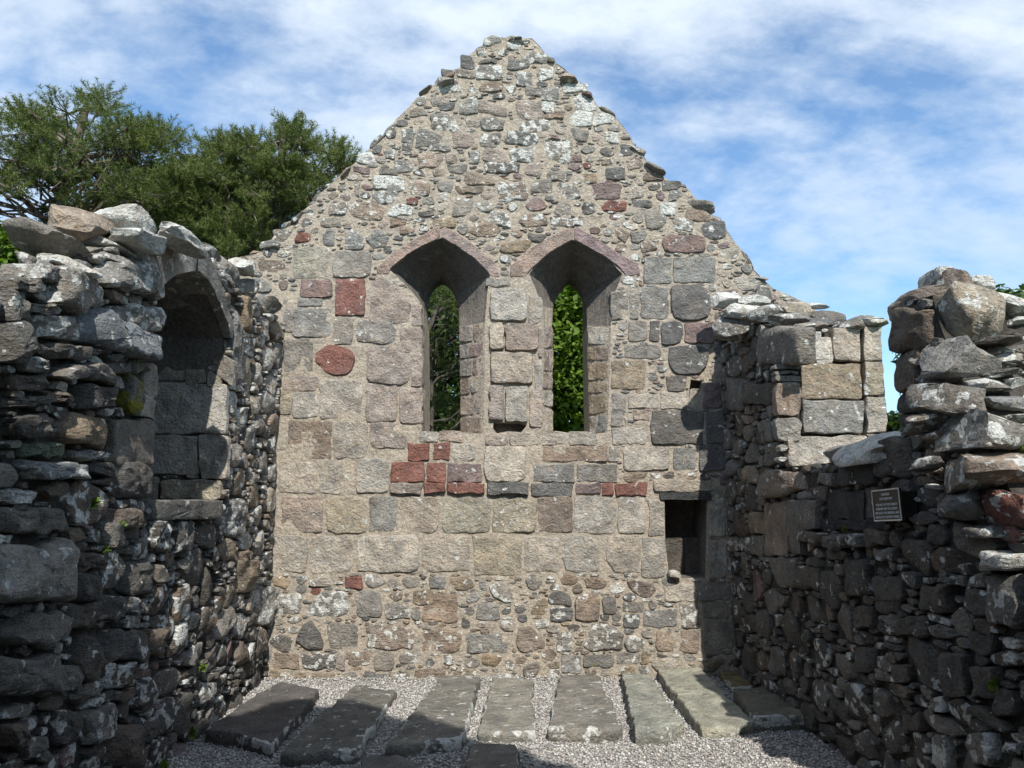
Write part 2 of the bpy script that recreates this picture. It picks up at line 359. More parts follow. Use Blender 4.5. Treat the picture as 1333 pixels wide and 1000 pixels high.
def masonry(pan, outlines, holes, hand, classes, root, seed, cell=.012, gap=.010, grow=1.25, palette=None, prof='rubble', proud=(.015, .035),
            back=.08, amp=.012, maxobj=300, nm='stone', stuff='pinning_stones', small_h=.004, tilt=.1, quiet=(),  hand_prof='ashlar', nang=18, cut=2):
    """places the measured stones, packs graded rubble between them; the largest stay separate parts, the rest are joined"""
    rng = np.random.default_rng(seed)
    pts = np.array([p for o in outlines for p in o]); u0, v0 = pts.min(0) - .05; u1, v1 = pts.max(0) + .05
    nu, nv = int((u1 - u0) / cell), int((v1 - v0) / cell)
    UU, VV = np.meshgrid(u0 + (np.arange(nu) + .5) * cell, v0 + (np.arange(nv) + .5) * cell)
    mask = np.zeros(UU.shape, bool)
    for o in outlines: mask |= inpoly(UU, VV, o)
    for hname in holes: mask &= ~inpoly(UU, VV, hname)
    free = mask.copy()
    made = []
    for hs in hand:
        poly = hs['poly']; A = np.array(poly); x, y = A[:, 0], A[:, 1]
        cr = x * np.roll(y, -1) - np.roll(x, -1) * y; ar = cr.sum() / 2
        if ar < 0: poly = poly[::-1]; A = A[::-1]; x, y = A[:, 0], A[:, 1]; cr = x * np.roll(y, -1) - np.roll(x, -1) * y; ar = -ar
        cx_ = float(((x + np.roll(x, -1)) * cr).sum() / (6 * ar)); cy_ = float(((y + np.roll(y, -1)) * cr).sum() / (6 * ar))
        sh = hs.get('shrink', .985)
        poly = [((p[0] - cx_) * sh + cx_, (p[1] - cy_) * sh + cy_) for p in poly]
        per_ = float(np.linalg.norm(np.roll(np.array(poly), -1, 0) - np.array(poly), axis=1).sum())
        rp = round_poly(poly, hs.get('rr', .16), rng, hs.get('jit', .018) * (1.6 if hs.get('prof') == 'rubble' else 1), int(min(46, max(20, per_ / .035))))
        if hs.get('prof') == 'rubble' and per_ > .95: hs = dict(hs, prof='crag')
        free &= ~inpoly(UU, VV, [(p[0], p[1]) for p in rp])
        pr = hs.get('proud', rng.uniform(*proud) if hs.get('prof') == 'rubble' or hand_prof != 'ashlar' else (.02 if hs['c'] in ('R', 'M', 'D') else rng.uniform(.007, .014))); 
        made.append(dict(cu=cx_, cv=cy_, pts=[(p[0] - cx_, p[1] - cy_) for p in rp], area=9 + ar, proud=pr, prof=hs.get('prof', hand_prof),
                         col=colour(hs['c'], rng, .08), l=hs.get('l', .17), m=hs.get('m', 0.), lam=hs.get('lam', 1.6 if hs.get('prof') in ('rubble', 'crag') else .3), amp=hs.get('amp', .013), tilt=hs.get('tilt', .04), label=hs.get('label'), cut=hs.get('cut', 0), back=hs.get('back', back)))
    # dart throwing, large to small
    fb = free.copy(); g2 = gap / 2
    for q_ in quiet: fb &= ~inpoly(UU, VV, q_)
    seeds = []
    for (amin, amax, bmin, bmax, tries, rot, allow) in classes:
        idx = np.flatnonzero(fb)
        if len(idx) == 0: break
        for t in range(tries):
            k = idx[rng.integers(len(idx))]; iv, iu = divmod(int(k), nu)
            if not fb[iv, iu]: continue
            a, b = rng.uniform(amin, amax), rng.uniform(bmin, bmax)
            if b > a: a, b = b, a
            th = rng.normal(0, rot); ct, st = math.cos(th), math.sin(th)
            e = int(max(a, b) * 1.05 / cell) + 1
            ju0, ju1, jv0, jv1 = max(0, iu - e), min(nu, iu + e + 1), max(0, iv - e), min(nv, iv + e + 1)
            du = UU[jv0:jv1, ju0:ju1] - UU[iv, iu]; dv = VV[jv0:jv1, ju0:ju1] - VV[iv, iu]
            x = (du * ct + dv * st) / a; y = (-du * st + dv * ct) / b
            ins = (np.abs(x) ** 3.2 + np.abs(y) ** 3.2) < 1
            tot = ins.sum()
            if tot == 0 or (ins & ~fb[jv0:jv1, ju0:ju1]).sum() > allow * tot: continue
            fb[jv0:jv1, ju0:ju1] &= ~ins
            seeds.append((UU[iv, iu], VV[iv, iu], a, b, ct, st))
    lab = np.full(UU.shape, -1, np.int32); best = np.full(UU.shape, grow)
    for s, (su, sv, a, b, ct, st) in enumerate(seeds):
        e = int(max(a, b) * grow / cell) + 2; iu, iv = int((su - u0) / cell), int((sv - v0) / cell)
        ju0, ju1, jv0, jv1 = max(0, iu - e), min(nu, iu + e + 1), max(0, iv - e), min(nv, iv + e + 1)
        du = UU[jv0:jv1, ju0:ju1] - su; dv = VV[jv0:jv1, ju0:ju1] - sv
        x = (du * ct + dv * st) / a; y = (-du * st + dv * ct) / b
        wob = 1 + .16 * np.sin(np.arctan2(y, x) * rng.integers(2, 5) + rng.uniform(0, 6)) 
        d = (np.abs(x) ** 3.2 + np.abs(y) ** 3.2) ** (1 / 3.2) * wob
        bb = best[jv0:jv1, ju0:ju1]; m_ = (d < bb) & free[jv0:jv1, ju0:ju1]
        bb[m_] = d[m_]; lab[jv0:jv1, ju0:ju1][m_] = s
    for s, (su, sv, a, b, ct, st) in enumerate(seeds):
        big = max(a, b); na = nang if big > .09 else (12 if big > .05 else 8)
        steps = np.arange(1, int(big * grow / (cell * .6)) + 3) * cell * .6
        ph = rng.uniform(0, .3); out = []
        ang = ph + np.arange(na) * 2 * math.pi / na
        ang = np.arctan2(np.sin(ang) * b, np.cos(ang) * a)
        lu = ((su + np.outer(np.cos(ang), steps) - u0) / cell).astype(int); lv = ((sv + np.outer(np.sin(ang), steps) - v0) / cell).astype(int)
        ok = (lu >= 0) & (lu < nu) & (lv >= 0) & (lv < nv)
        good = np.zeros(ok.shape, bool); good[ok] = lab[lv[ok], lu[ok]] == s
        r = np.where(good.all(1), steps[-1], steps[np.argmin(good, 1)])
        r = .70 * r + .15 * np.roll(r, 1) + .15 * np.roll(r, -1)
        r = np.maximum(r - g2 - cell * .5, .008)
        for _ in range(rng.integers(2, 5)):                                 # knocked-off corners
            f_ = rng.uniform(0, 2 * math.pi); dr_ = np.cos(ang - f_); ext = (r * dr_).max() * rng.uniform(.72, .95)
            r = np.where(r * dr_ > ext, ext / np.maximum(dr_, .05), r)
        p = [(float(r_ * math.cos(t)), float(r_ * math.sin(t))) for r_, t in zip(r, ang)]
        ar = float(np.sum(r * r) * math.pi / na)
        P_ = palette(rng, su, sv, big)
        made.append(dict(cu=su, cv=sv, pts=p, area=ar, proud=rng.uniform(*proud) * (1 if big > .09 else .8), prof=prof if big > .09 else 'small', col=colour(P_[0], rng), l=P_[1], m=P_[2], lam=rng.uniform(.8, 2.4),
                         amp=amp * min(1.3, big / .12), tilt=tilt, label=None, cut=cut if big > .06 else 0, back=back))
    made.sort(key=lambda q: -q['area'])
    acc = Acc()
    for k, q in enumerate(made):
        V, F = stone_geo(pan, q['cu'], q['cv'], q['pts'], q['proud'] + small_h, q['back'], q['prof'], rng, q['amp'], q['tilt'], None, q['cut'])
        col = np.array((*q['col'], q['l'])); par = np.array((q['m'], q['lam'], rng.uniform(0, 1), 1))
        if k < maxobj:
            o = link_mesh(nm, V, F, M_STONE, root, V.mean(0), col, par)
            if q['label']: o['label'] = q['label']
        else: acc.add(V, F, col, par)
    o = acc.build(stuff, M_STONE, root)
    if o: o['kind'] = 'stuff'
    print(nm, seed, 'stones', len(made))

def cdt_sheet(outer, holes, step, rng):
    pts, edges = [], []
    def loop(l):
        b = len(pts); pts.extend(Vector(p) for p in l); n = len(l); edges.extend((b + i, b + (i + 1) % n) for i in range(n))
    loop(outer)
    for h in holes: loop(h)
    A = np.array(outer); u0, v0 = A.min(0); u1, v1 = A.max(0)
    gu, gv = np.meshgrid(np.arange(u0 + step / 2, u1, step), np.arange(v0 + step / 2, v1, step))
    gu = gu + rng.uniform(-.25, .25, gu.shape) * step; gv = gv + rng.uniform(-.25, .25, gv.shape) * step
    ins = inpoly(gu, gv, outer)
    for h in holes: ins &= ~inpoly(gu, gv, h)
    pts.extend(Vector((a, b)) for a, b in zip(gu[ins], gv[ins]))
    vo, _, fo, *_ = delaunay_2d_cdt(pts, edges, [], 0, 1e-5)
    vo = np.array([v[:] for v in vo]); fo = np.array([f for f in fo if len(f) == 3])
    c = vo[fo].mean(1); ok = inpoly(c[:, 0], c[:, 1], outer)
    for h in holes: ok &= ~inpoly(c[:, 0], c[:, 1], h)
    return vo, fo[ok]
def densify(l, step):
    out = []; n = len(l)
    for i in range(n):
        a, b = np.array(l[i]), np.array(l[(i + 1) % n]); k = max(1, int(np.linalg.norm(b - a) / step))
        for j in range(k): out.append(tuple(a + (b - a) * j / k))
    return out
def wall_core(pan, outer, holes, thick, mat, root, seed, h0=0.0, inner=None, soot_shade_above=None, amp=.012, step=.09, name='wall_core', drop=None):
    """holes: (front_uv, back_uv or None, depth): a tunnel that narrows to back_uv at depth; through when back_uv is given"""
    rng = np.random.default_rng(seed); V, F = [], []; hole_faces = set()
    outer = densify(outer, .12)
    drop = drop or (lambda u, v, k: 0.0)
    def addsheet(o, hs, h, flip, a):
        vo, fo = cdt_sheet(o, hs, step, rng); b = len(V)
        for p in vo:
            n_ = mn.noise(Vector((p[0] * 7, p[1] * 7, seed))) + .6 * mn.noise(Vector((p[0] * 17, p[1] * 17, seed + 4)))
            V.append(pan.to3(p[0], p[1] - (drop(p[0], p[1], 1) if flip else 0), h + a * n_))
        for f in fo:
            x, y, z = vo[f]; ccw = (y[0] - x[0]) * (z[1] - x[1]) - (y[1] - x[1]) * (z[0] - x[0]) > 0
            f = [int(i) + b for i in f]
            F.append(tuple(f if ccw != flip else f[::-1]))
    def tunnel(front, bk, ha, hb, seg, inward, a=.012):
        n = len(front); b = len(V)
        for s in range(seg + 1):
            t = s / seg
            for i_, (p, q) in enumerate(zip(front, bk)):
                a0 = ha[i_] if isinstance(ha, list) else ha; b0 = hb[i_] if isinstance(hb, list) else hb
                x = np.array(p) * (1 - t) + np.array(q) * t
                j = a * mn.noise(Vector((x[0] * 8, x[1] * 8, t * 6 + seed))) * (1 if 0 < s else .3)
                dd = drop(x[0], x[1], t) if not inward else 0
                V.append(pan.to3(x[0] + j, x[1] + j - dd, a0 + (b0 - a0) * t))
        for s in range(seg):
            for i in range(n):
                j = (i + 1) % n; q = (b + s * n + i, b + s * n + j, b + (s + 1) * n + j, b + (s + 1) * n + i)
                if inward and (soot_shade_above is None or V[q[0]][2] > soot_shade_above or V[q[0]][0] > 1.4): hole_faces.add(len(F))  # faces that get the soot and painted shade
                F.append(q)
    fr, bk_ = [], []
    for f, k, d in holes:
        fr.append(f)
        if k is not None:
            bk_.append(k); nd = [-q for q in d]; tunnel(f, k, h0, nd, 10, True, .014); tunnel(k, k, nd, -thick, 3, True, .004)
        else:
            tunnel(f, f, h0, -d, 4, True); nf = len(F); addsheet(f, [], -d, False, amp); hole_faces.update(range(nf, len(F)))
    addsheet(outer, fr, h0, False, amp); addsheet(outer, bk_, -thick, True, amp)
    tunnel(outer, outer, h0, -thick, 5, False, .05)
    bm = bmesh.new(); bv = [bm.verts.new(v) for v in V]
    for k, f in enumerate(F):
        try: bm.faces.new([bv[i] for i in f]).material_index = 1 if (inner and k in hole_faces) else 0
        except ValueError: pass
    bmesh.ops.remove_doubles(bm, verts=bm.verts, dist=.0005); bmesh.ops.recalc_face_normals(bm, faces=bm.faces)
    me = bpy.data.meshes.new(name); bm.to_mesh(me); bm.free(); me.materials.append(mat)
    if inner: me.materials.append(inner)
    o = bpy.data.objects.new(name, me); COL.objects.link(o)
    o.parent = root; o.location = -WORLDLOC[root.name]
    return o

def hs(pan, ox, oy, s, rows):
    """rows of (x0,y0,x1,y1,colour,{...}) or (polygon, colour, {...}) measured in an enlarged view"""
    out = []
    for r in rows:
        if isinstance(r[0], (list, tuple)): pts, c, k = r[0], r[1], (r[2] if len(r) > 2 else {})
        else:
            x0, y0, x1, y1, c = r[:5]; k = r[5] if len(r) > 5 else {}
            pts = [(x0, y1), (x1, y1), (x1, y0), (x0, y0)]
        out.append(dict(poly=pan.pxs(Z(ox, oy, s, *pts)), c=c, **k))
    return out
def arch_stone(pan, outer, inner, proud, depth, c, root, seed, l=.08, name='arch_stone'):
    """one curved stone of an arch head: outline pairs outer/inner, face proud of the wall, soffit running back"""
    rng = np.random.default_rng(seed); k = len(outer); V, rows = [], []
    def rs(l, n):
        l = np.array(l); d = np.concatenate([[0], np.cumsum(np.linalg.norm(np.diff(l, axis=0), axis=1))]); t = np.linspace(0, d[-1], n)
        return np.stack([np.interp(t, d, l[:, 0]), np.interp(t, d, l[:, 1])], 1)
    n = 17; O_, I_ = rs(outer, n), rs(inner, n); prof = [(0, -.10), (0, proud * .5), (.05, proud), (.35, proud), (.68, proud), (.95, proud), (1, proud * .5), (1, -.07), (1, -depth)]
    sd = rng.uniform(0, 99)
    for i in range(n):
        for (t, h) in prof:
            p = O_[i] * (1 - t) + I_[i] * t
            e = i in (0, n - 1)
            j = .007 * fnoise((p[0], p[1], h), 9, sd) + .004 * fnoise((p[0], p[1], h), 24, sd)
            V.append(pan.to3(p[0] + j, p[1] + j, h + j * 1.2 - (.012 if e and h > 0 else 0)))
    m_ = len(prof); F = []
    for i in range(n - 1):
        for j in range(m_ - 1): F.append((i * m_ + j, i * m_ + j + 1, (i + 1) * m_ + j + 1, (i + 1) * m_ + j))
    F.append(tuple(range(m_))); F.append(tuple((n - 1) * m_ + j for j in range(m_ - 1, -1, -1)))
    bm = bmesh.new(); bv = [bm.verts.new(v) for v in V]
    for f in F: bm.faces.new([bv[i] for i in f])
    bmesh.ops.recalc_face_normals(bm, faces=bm.faces)
    V2 = [v.co[:] for v in bm.verts]; F2 = [tuple(v.index for v in f.verts) for f in bm.faces]; bm.free()
    return link_mesh(name, V2, F2, M_STONE, root, np.mean(V2, 0), np.array((*colour(c, rng, .04), l)), np.array((0, 1.1, rng.uniform(), 1)))

ZF = -.075                                   # level of the chapel floor
# ================================================================== GROUND
def sheet(name, x0, x1, y0, y1, z, mat, nx=2, ny=2, amp=0.0):
    xs, ys = np.linspace(x0, x1, nx), np.linspace(y0, y1, ny)
    V = [(x, y, z + amp * mn.noise(Vector((x * 1.3, y * 1.3, 3)))) for y in ys for x in xs]
    F = [(j * nx + i, j * nx + i + 1, (j + 1) * nx + i + 1, (j + 1) * nx + i) for j in range(ny - 1) for i in range(nx - 1)]
    o = link_mesh(name, V, F, mat); tag(o, kind='structure'); return o
g_ = sheet('grass_ground', -900, 900, -900, 900, -.28, M_GRASS); g_['label'] = 'rough grass ground of the churchyard outside the ruin'
f_ = sheet('gravel_floor', -2.75, 2.75, -7.9, .1, ZF, M_BED, 60, 80, .02); f_['label'] = 'pale gravel floor inside the ruined chapel'

# ================================================================== GABLE WALL
PG = Panel((0, 0, 0), (1, 0, 0))
gable = empty('gable_wall', (0, .4, 0), 'tall sunlit gable wall of pinkish ashlar and rubble with two pointed lancet windows', 'stone wall')
g_out_px = [(690, 51), (668, 46), (640, 48), (615, 70), (590, 95), (568, 108), (545, 130), (520, 155), (500, 175), (483, 191), (468, 210), (440, 235), (405, 265), (385, 290), (345, 320), (318, 336), (300, 345), (262, 368)]
g_left = PG.pxs(g_out_px)
g_right = PG.pxs([(1003, 378), (982, 350), (953, 311), (925, 277), (893, 246), (853, 222), (828, 190), (808, 164), (775, 130), (745, 105), (720, 80)])
_r = np.random.default_rng(77)
def jag(l, a=.035):
    out = []
    for p, q in zip(l[:-1], l[1:]):
        n_ = max(2, int(math.dist(p, q) / .11))
        for i in range(n_):
            t = i / n_; out.append((p[0] + (q[0] - p[0]) * t + _r.uniform(-a, a), p[1] + (q[1] - p[1]) * t + _r.uniform(-a, a)))
    return out + [l[-1]]
g_left0, g_right0 = g_left, g_right; g_left = jag(g_left); g_right = jag(g_right)
g_outer = [(-3.3, -.3), (3.2, -.3), (3.2, PG.px(1060, 400)[1])] + g_right + g_left + [(-3.3, PG.px(262, 372)[1])]
def core_in(l, d=.03):                       # mortar core a little inside the stones
    return l
SLD = [.27, .27, .27, .30, .48] + [.6] * 9 + [.48, .30, .27, .27, .27]
SL = .27
def slit(pts): return [Panel((0, d, 0), (1, 0, 0)).px(*p) for p, d in zip(pts, SLD)]
lw_f = PG.pxs([(549, 563), (549, 520), (549, 470), (548, 420), (546, 392), (530, 372), (508, 352), (519, 339), (532, 331), (551, 320.5), (574.5, 310), (596, 321.5), (618, 338), (638, 358), (634, 385), (631, 420), (631, 470), (630, 520), (629, 563)])
lw_b = slit([(552, 566), (552, 520), (552, 470), (552, 425), (553, 402), (554, 394), (556, 384), (560, 376), (565, 370), (570, 366), (574, 364), (580, 367), (587, 374), (593, 385), (597, 402), (598, 425), (599, 470), (600, 520), (600, 566)])
rw_f = PG.pxs([(706, 563), (706, 520), (706, 470), (706, 425), (705, 398), (698, 378), (689, 357), (700, 341), (714, 331), (728, 322), (744.5, 312), (768, 323.5), (794, 340), (810, 357), (800, 382), (795, 425), (794, 470), (792, 520), (790, 563)])
rw_b = slit([(719, 566), (719, 520), (719, 470), (719, 425), (720, 402), (722, 393), (725, 384), (730, 376), (735, 370), (739, 366), (742, 364), (748, 368), (755, 376), (760, 386), (763, 402), (764, 425), (765, 470), (766, 520), (767, 566)])
def rect_px(pan, x0, y0, x1, y1): return pan.pxs([(x0, y1), (x1, y1), (x1, y0), (x0, y0)])
aum = PG.pxs([(871, 752), (918, 752), (919, 700), (920, 648), (865, 648), (866, 704)])
holes = [(lw_f, lw_b, SLD), (rw_f, rw_b, SLD), (aum, None, .5), (rect_px(PG, 428, 600, 445, 614), None, .22), (PG.pxs(Z(640, 280, 3.125, (22, 888), (70, 880), (120, 884), (142, 858), (120, 846), (55, 844), (8, 842), (5, 868))), None, .13), (PG.pxs([(897, 512), (912, 506), (914, 496), (899, 494)]), None, .14)]
wall_core(PG, g_outer, holes, .80, M_MORTAR, gable, 11, h0=0.003, amp=.010, step=.042, inner=M_SOFFIT, soot_shade_above=PG.px(570, 400)[1])

A = dict(proud=.012, rr=.14)
def hand_gable():
    h = []
    pr = dict(proud=.05, tilt=.01, l=.05, back=.1)
    h += hs(PG, 340, 280, 3.125, [
        (130, 130, 282, 262, 'Y', dict(rr=.08)), (290, 145, 452, 256, 'E', {}), (160, 264, 293, 335, 'M', {}), (302, 260, 428, 412, 'R', dict(rr=.05, label='square brick-red sandstone block')),
        ([(440, 445), (440, 262), (500, 255), (560, 300), (612, 360), (605, 445)], 'P', {}), (130, 377, 285, 500, 'E', {}), (295, 415, 375, 530, 'E', dict(rr=.25)),
        (380, 425, 550, 525, 'G', dict(rr=.4, l=.3)), (90, 502, 212, 638, 'E', {}), ([(222, 600), (270, 650), (350, 655), (382, 610), (378, 555), (330, 532), (260, 530), (222, 560)], 'R', dict(rr=.3, label='rounded brick-red sandstone block')),
        (565, 457, 656, 560, 'P', {}), (430, 530, 610, 690, 'P', {}), (613, 562, 656, 700, 'P', {}), (90, 655, 236, 718, 'P', dict(rr=.3)), (62, 702, 125, 815, 'Y', {}), (125, 720, 236, 830, 'T', dict(rr=.25, l=.25)),
        (238, 668, 412, 830, 'T', dict(rr=.2)), (425, 672, 555, 842, 'P', {}), (560, 700, 655, 852, 'P', {}), (110, 835, 287, 995, 'B', dict(rr=.1)), (293, 840, 435, 994, 'T', {}), (440, 845, 590, 952, 'P', {}),
        (640, 880, 718, 924, 'T', dict(rr=.1)), (724, 880, 818, 924, 'P', dict(rr=.1)), (595, 926, 688, 1000, 'R', dict(rr=.05, label='brick-red sandstone block')), (700, 926, 768, 1000, 'R', dict(rr=.05, label='brick-red sandstone block')), (775, 930, 872, 1002, 'T', dict(rr=.25)),
        (612, 365, 656, 455, 'P', {}), (150, 337, 248, 373, 'E', {}), (90, 340, 130, 480, 'E', dict(rr=.3))])
    h += hs(PG, 640, 280, 3.125, [
        (-28, 258, 78, 291, 'T', dict(rr=.1)), (-8, 300, 146, 433, 'T', pr), (148, 332, 205, 440, 'T', {}), (-8, 436, 50, 550, 'T', pr), (52, 440, 190, 556, 'P', pr), (193, 462, 206, 585, 'P', {}), (-8, 560, 170, 688, 'T', pr), (175, 592, 206, 720, 'T', {}),
        (-8, 692, 52, 838, 'P', pr), (54, 696, 150, 846, 'T', pr), (154, 712, 206, 868, 'P', {}), (-25, 892, 66, 938, 'P', dict(rr=.3)), (72, 888, 198, 940, 'T', dict(rr=.25)),
        (202, 882, 312, 936, 'T', dict(rr=.08)), (316, 882, 428, 936, 'T', dict(rr=.08)), (484, 310, 556, 430, 'E', dict(rr=.1, amp=.02)), (560, 305, 600, 425, 'G', {}), (603, 292, 722, 425, 'E', {}),
        (727, 284, 895, 430, 'D', dict(rr=.3, proud=.03)), (618, 172, 730, 282, 'E', dict(rr=.1)), (738, 170, 912, 278, 'E', dict(rr=.08)), (690, 83, 870, 155, 'M', dict(rr=.4)), (555, 432, 632, 515, 'E', {}), (642, 432, 682, 512, 'D', {}), (686, 432, 775, 530, 'D', dict(rr=.3)),
        (782, 436, 905, 525, 'M', {}), (540, 527, 690, 585, 'E', dict(rr=.3)), ([(715, 620), (760, 652), (850, 650), (886, 590), (880, 540), (800, 530), (720, 538)], 'D', dict(rr=.2, proud=.03)),
        (486, 590, 626, 712, 'O', dict(rr=.08)), (710, 656, 790, 720, 'D', dict(rr=.25)), (800, 705, 850, 788, 'T', {}), (858, 680, 935, 790, 'M', {}), (486, 725, 545, 862, 'E', dict(amp=.02)), (552, 727, 680, 788, 'T', {}), (686, 715, 795, 790, 'T', {}),
        (575, 793, 640, 836, 'P', {}), (646, 793, 865, 935, 'D', dict(rr=.12)), (870, 800, 952, 932, 'D', {}), (486, 866, 632, 934, 'T', dict(rr=.1, amp=.02)), (205, 939, 474, 1003, 'B', dict(rr=.05)), (476, 940, 520, 1003, 'T', {}), (535, 940, 725, 1040, 'T', {}), (735, 946, 832, 1040, 'E', {}), (842, 932, 952, 1040, 'D', {})])
    led = dict(proud=.045, rr=.08, back=.1)
    h += hs(PG, 340, 580, 3.125, [
        (75, 66, 230, 196, 'T', {}), ([(234, 200), (378, 200), (378, 110), (330, 112), (330, 60), (274, 60), (274, 110), (234, 110)], 'T', dict(rr=.1, shrink=.97)), (385, 52, 522, 195, 'T', {}), (527, 67, 667, 149, 'R', dict(rr=.04, label='brick-red sandstone block')), (674, 70, 750, 149, 'R', dict(rr=.04, label='brick-red sandstone block')), (755, 72, 902, 149, 'M', dict(rr=.06)), (908, 0, 1076, 148, 'T', dict(proud=.025)),
        (525, 152, 657, 196, 'P', led), (664, 152, 750, 194, 'R', dict(led, label='red ledge stone under the left window')), (755, 152, 912, 194, 'R', dict(led, label='long red ledge stone under the left window')), (918, 150, 1088, 200, 'D', dict(led, proud=.06, l=.2)),
        (80, 205, 252, 357, 'P', {}), (262, 208, 430, 358, 'Y', dict(rr=.3, c2=1)), (440, 206, 556, 352, 'E', {}), (565, 206, 727, 355, 'T', dict(rr=.2)), (736, 208, 932, 357, 'Y', dict(rr=.12)), (937, 206, 1120, 357, 'Y', dict(l=.35)),
        (55, 363, 190, 520, 'T', {}), (198, 366, 378, 521, 'T', dict(rr=.22)), (387, 364, 645, 516, 'T', dict(rr=.16, proud=.02)), ([(652, 490), (672, 512), (850, 515), (848, 366), (668, 366), (655, 400)], 'T', dict(rr=.2)), (862, 370, 1062, 528, 'Y', dict(rr=.08)),
        (342, 533, 413, 580, 'R', dict(rr=.06, label='small red brick-like stone low in the gable')), (385, 590, 492, 700, 'E', dict(rr=.2)), ([(178, 660), (195, 700), (350, 695), (368, 650), (340, 590), (260, 590)], 'E', dict(rr=.3, l=.75, prof='rubble')),
        (40, 600, 166, 692, 'E', dict(rr=.35, l=.7, prof='rubble')), (655, 600, 800, 722, 'B', dict(rr=.12, prof='rubble')), (685, 535, 752, 585, 'E', dict(rr=.4, prof='rubble')), (613, 586, 702, 646, 'O', dict(rr=.25, l=.3)),
        ([(138, 800), (200, 828), (258, 828), (250, 780), (215, 716), (170, 718)], 'D', dict(rr=.25, prof='rubble', proud=.03)), (275, 722, 396, 825, 'E', dict(rr=.2, l=.3, prof='rubble')), (428, 726, 622, 828, 'B', dict(rr=.2, l=.5, prof='rubble')),
        (645, 750, 816, 840, 'B', dict(rr=.3, l=.35, prof='rubble')), (830, 762, 1000, 846, 'E', dict(rr=.3, l=.25, prof='rubble')), (50, 846, 155, 910, 'B', dict(rr=.15, l=.15)), (160, 846, 300, 910, 'D', dict(rr=.2, l=.6, prof='rubble')), (305, 846, 342, 915, 'P', {}),
        (350, 836, 446, 896, 'B', dict(rr=.3, l=.6, prof='rubble')), (456, 840, 542, 918, 'E', dict(rr=.2)), (625, 906, 752, 980, 'B', dict(rr=.12, l=.4)), (408, 925, 512, 957, 'D', dict(rr=.2)), (875, 640, 972, 712, 'E', dict(rr=.25)), (505, 640, 610, 710, 'E', dict(rr=.35, l=.45, prof='rubble')), (205, 925, 300, 965, 'B', {}), (520, 920, 615, 975, 'E', dict(l=.35))])
    h += hs(PG, 640, 580, 3.125, [
        (160, 152, 332, 206, 'D', dict(led, proud=.02)), (340, 155, 446, 195, 'M', dict(led, proud=.02)), (450, 153, 496, 202, 'R', dict(rr=.1)), (500, 153, 634, 206, 'R', dict(rr=.1, proud=.02)), (170, 77, 340, 149, 'E', dict(rr=.05)), (345, 77, 512, 149, 'E', dict(rr=.05)),
        (185, 208, 330, 357, 'B', dict(rr=.1)), (333, 208, 505, 360, 'T', dict(rr=.12)), (511, 208, 626, 360, 'T', {}), (638, 220, 702, 370, 'T', dict(rr=.15)), (882, 214, 950, 372, 'T', {}),
        (132, 370, 275, 516, 'T', dict(rr=.12)), (286, 366, 437, 518, 'T', dict(rr=.3)), ([(466, 470), (500, 520), (602, 520), (602, 366), (470, 366), (462, 400)], 'T', dict(rr=.2)), (608, 374, 706, 540, 'T', dict(rr=.15)), (882, 384, 955, 542, 'T', dict(rr=.2)),
        (655, 140, 900, 188, 'T', dict(rr=.08, proud=.02)), (335, 600, 441, 714, 'B', dict(rr=.25, l=.25, proud=.035)), (450, 610, 511, 686, 'D', dict(rr=.3, l=.2)), ([(228, 640), (325, 652), (322, 610), (270, 588), (235, 600)], 'D', dict(rr=.25, l=.3)), (235, 660, 331, 720, 'D', dict(rr=.3, l=.5, prof='rubble')),
        ([(95, 800), (110, 835), (218, 835), (215, 790), (160, 735), (105, 735)], 'B', dict(rr=.25, prof='rubble')), (265, 760, 327, 836, 'E', dict(l=.7)), ([(374, 820), (400, 836), (530, 830), (542, 770), (480, 725), (410, 720)], 'E', dict(rr=.3, l=.5, prof='rubble', proud=.035)),
        (615, 666, 757, 740, 'E', dict(rr=.2, l=.35)), (768, 646, 842, 746, 'E', dict(rr=.12, l=.4)), (532, 682, 602, 742, 'D', dict(rr=.3, l=.6)), (668, 752, 742, 842, 'B', dict(rr=.35)), (838, 556, 972, 632, 'E', {}), (860, 708, 985, 852, 'E', {}), (700, 566, 842, 632, 'T', {}), (285, 850, 362, 925, 'E', dict(l=.4)), (510, 840, 606, 886, 'E', {}), (765, 750, 842, 845, 'B', {}), (855, 636, 960, 700, 'E', {}),
        (370, 850, 500, 900, 'E', dict(m=.45, rr=.3)), (610, 845, 665, 880, 'O', dict(m=.4, rr=.3)), (530, 635, 620, 676, 'E', dict(rr=.3))])
    ru = dict(prof='rubble', rr=.20, proud=.016, amp=.014, shrink=1.05, jit=.02, cut=2)
    li = dict(ru, l=.66); we = dict(ru, l=.92); b_ = dict(ru, l=.48); n_ = dict(ru, l=.32)
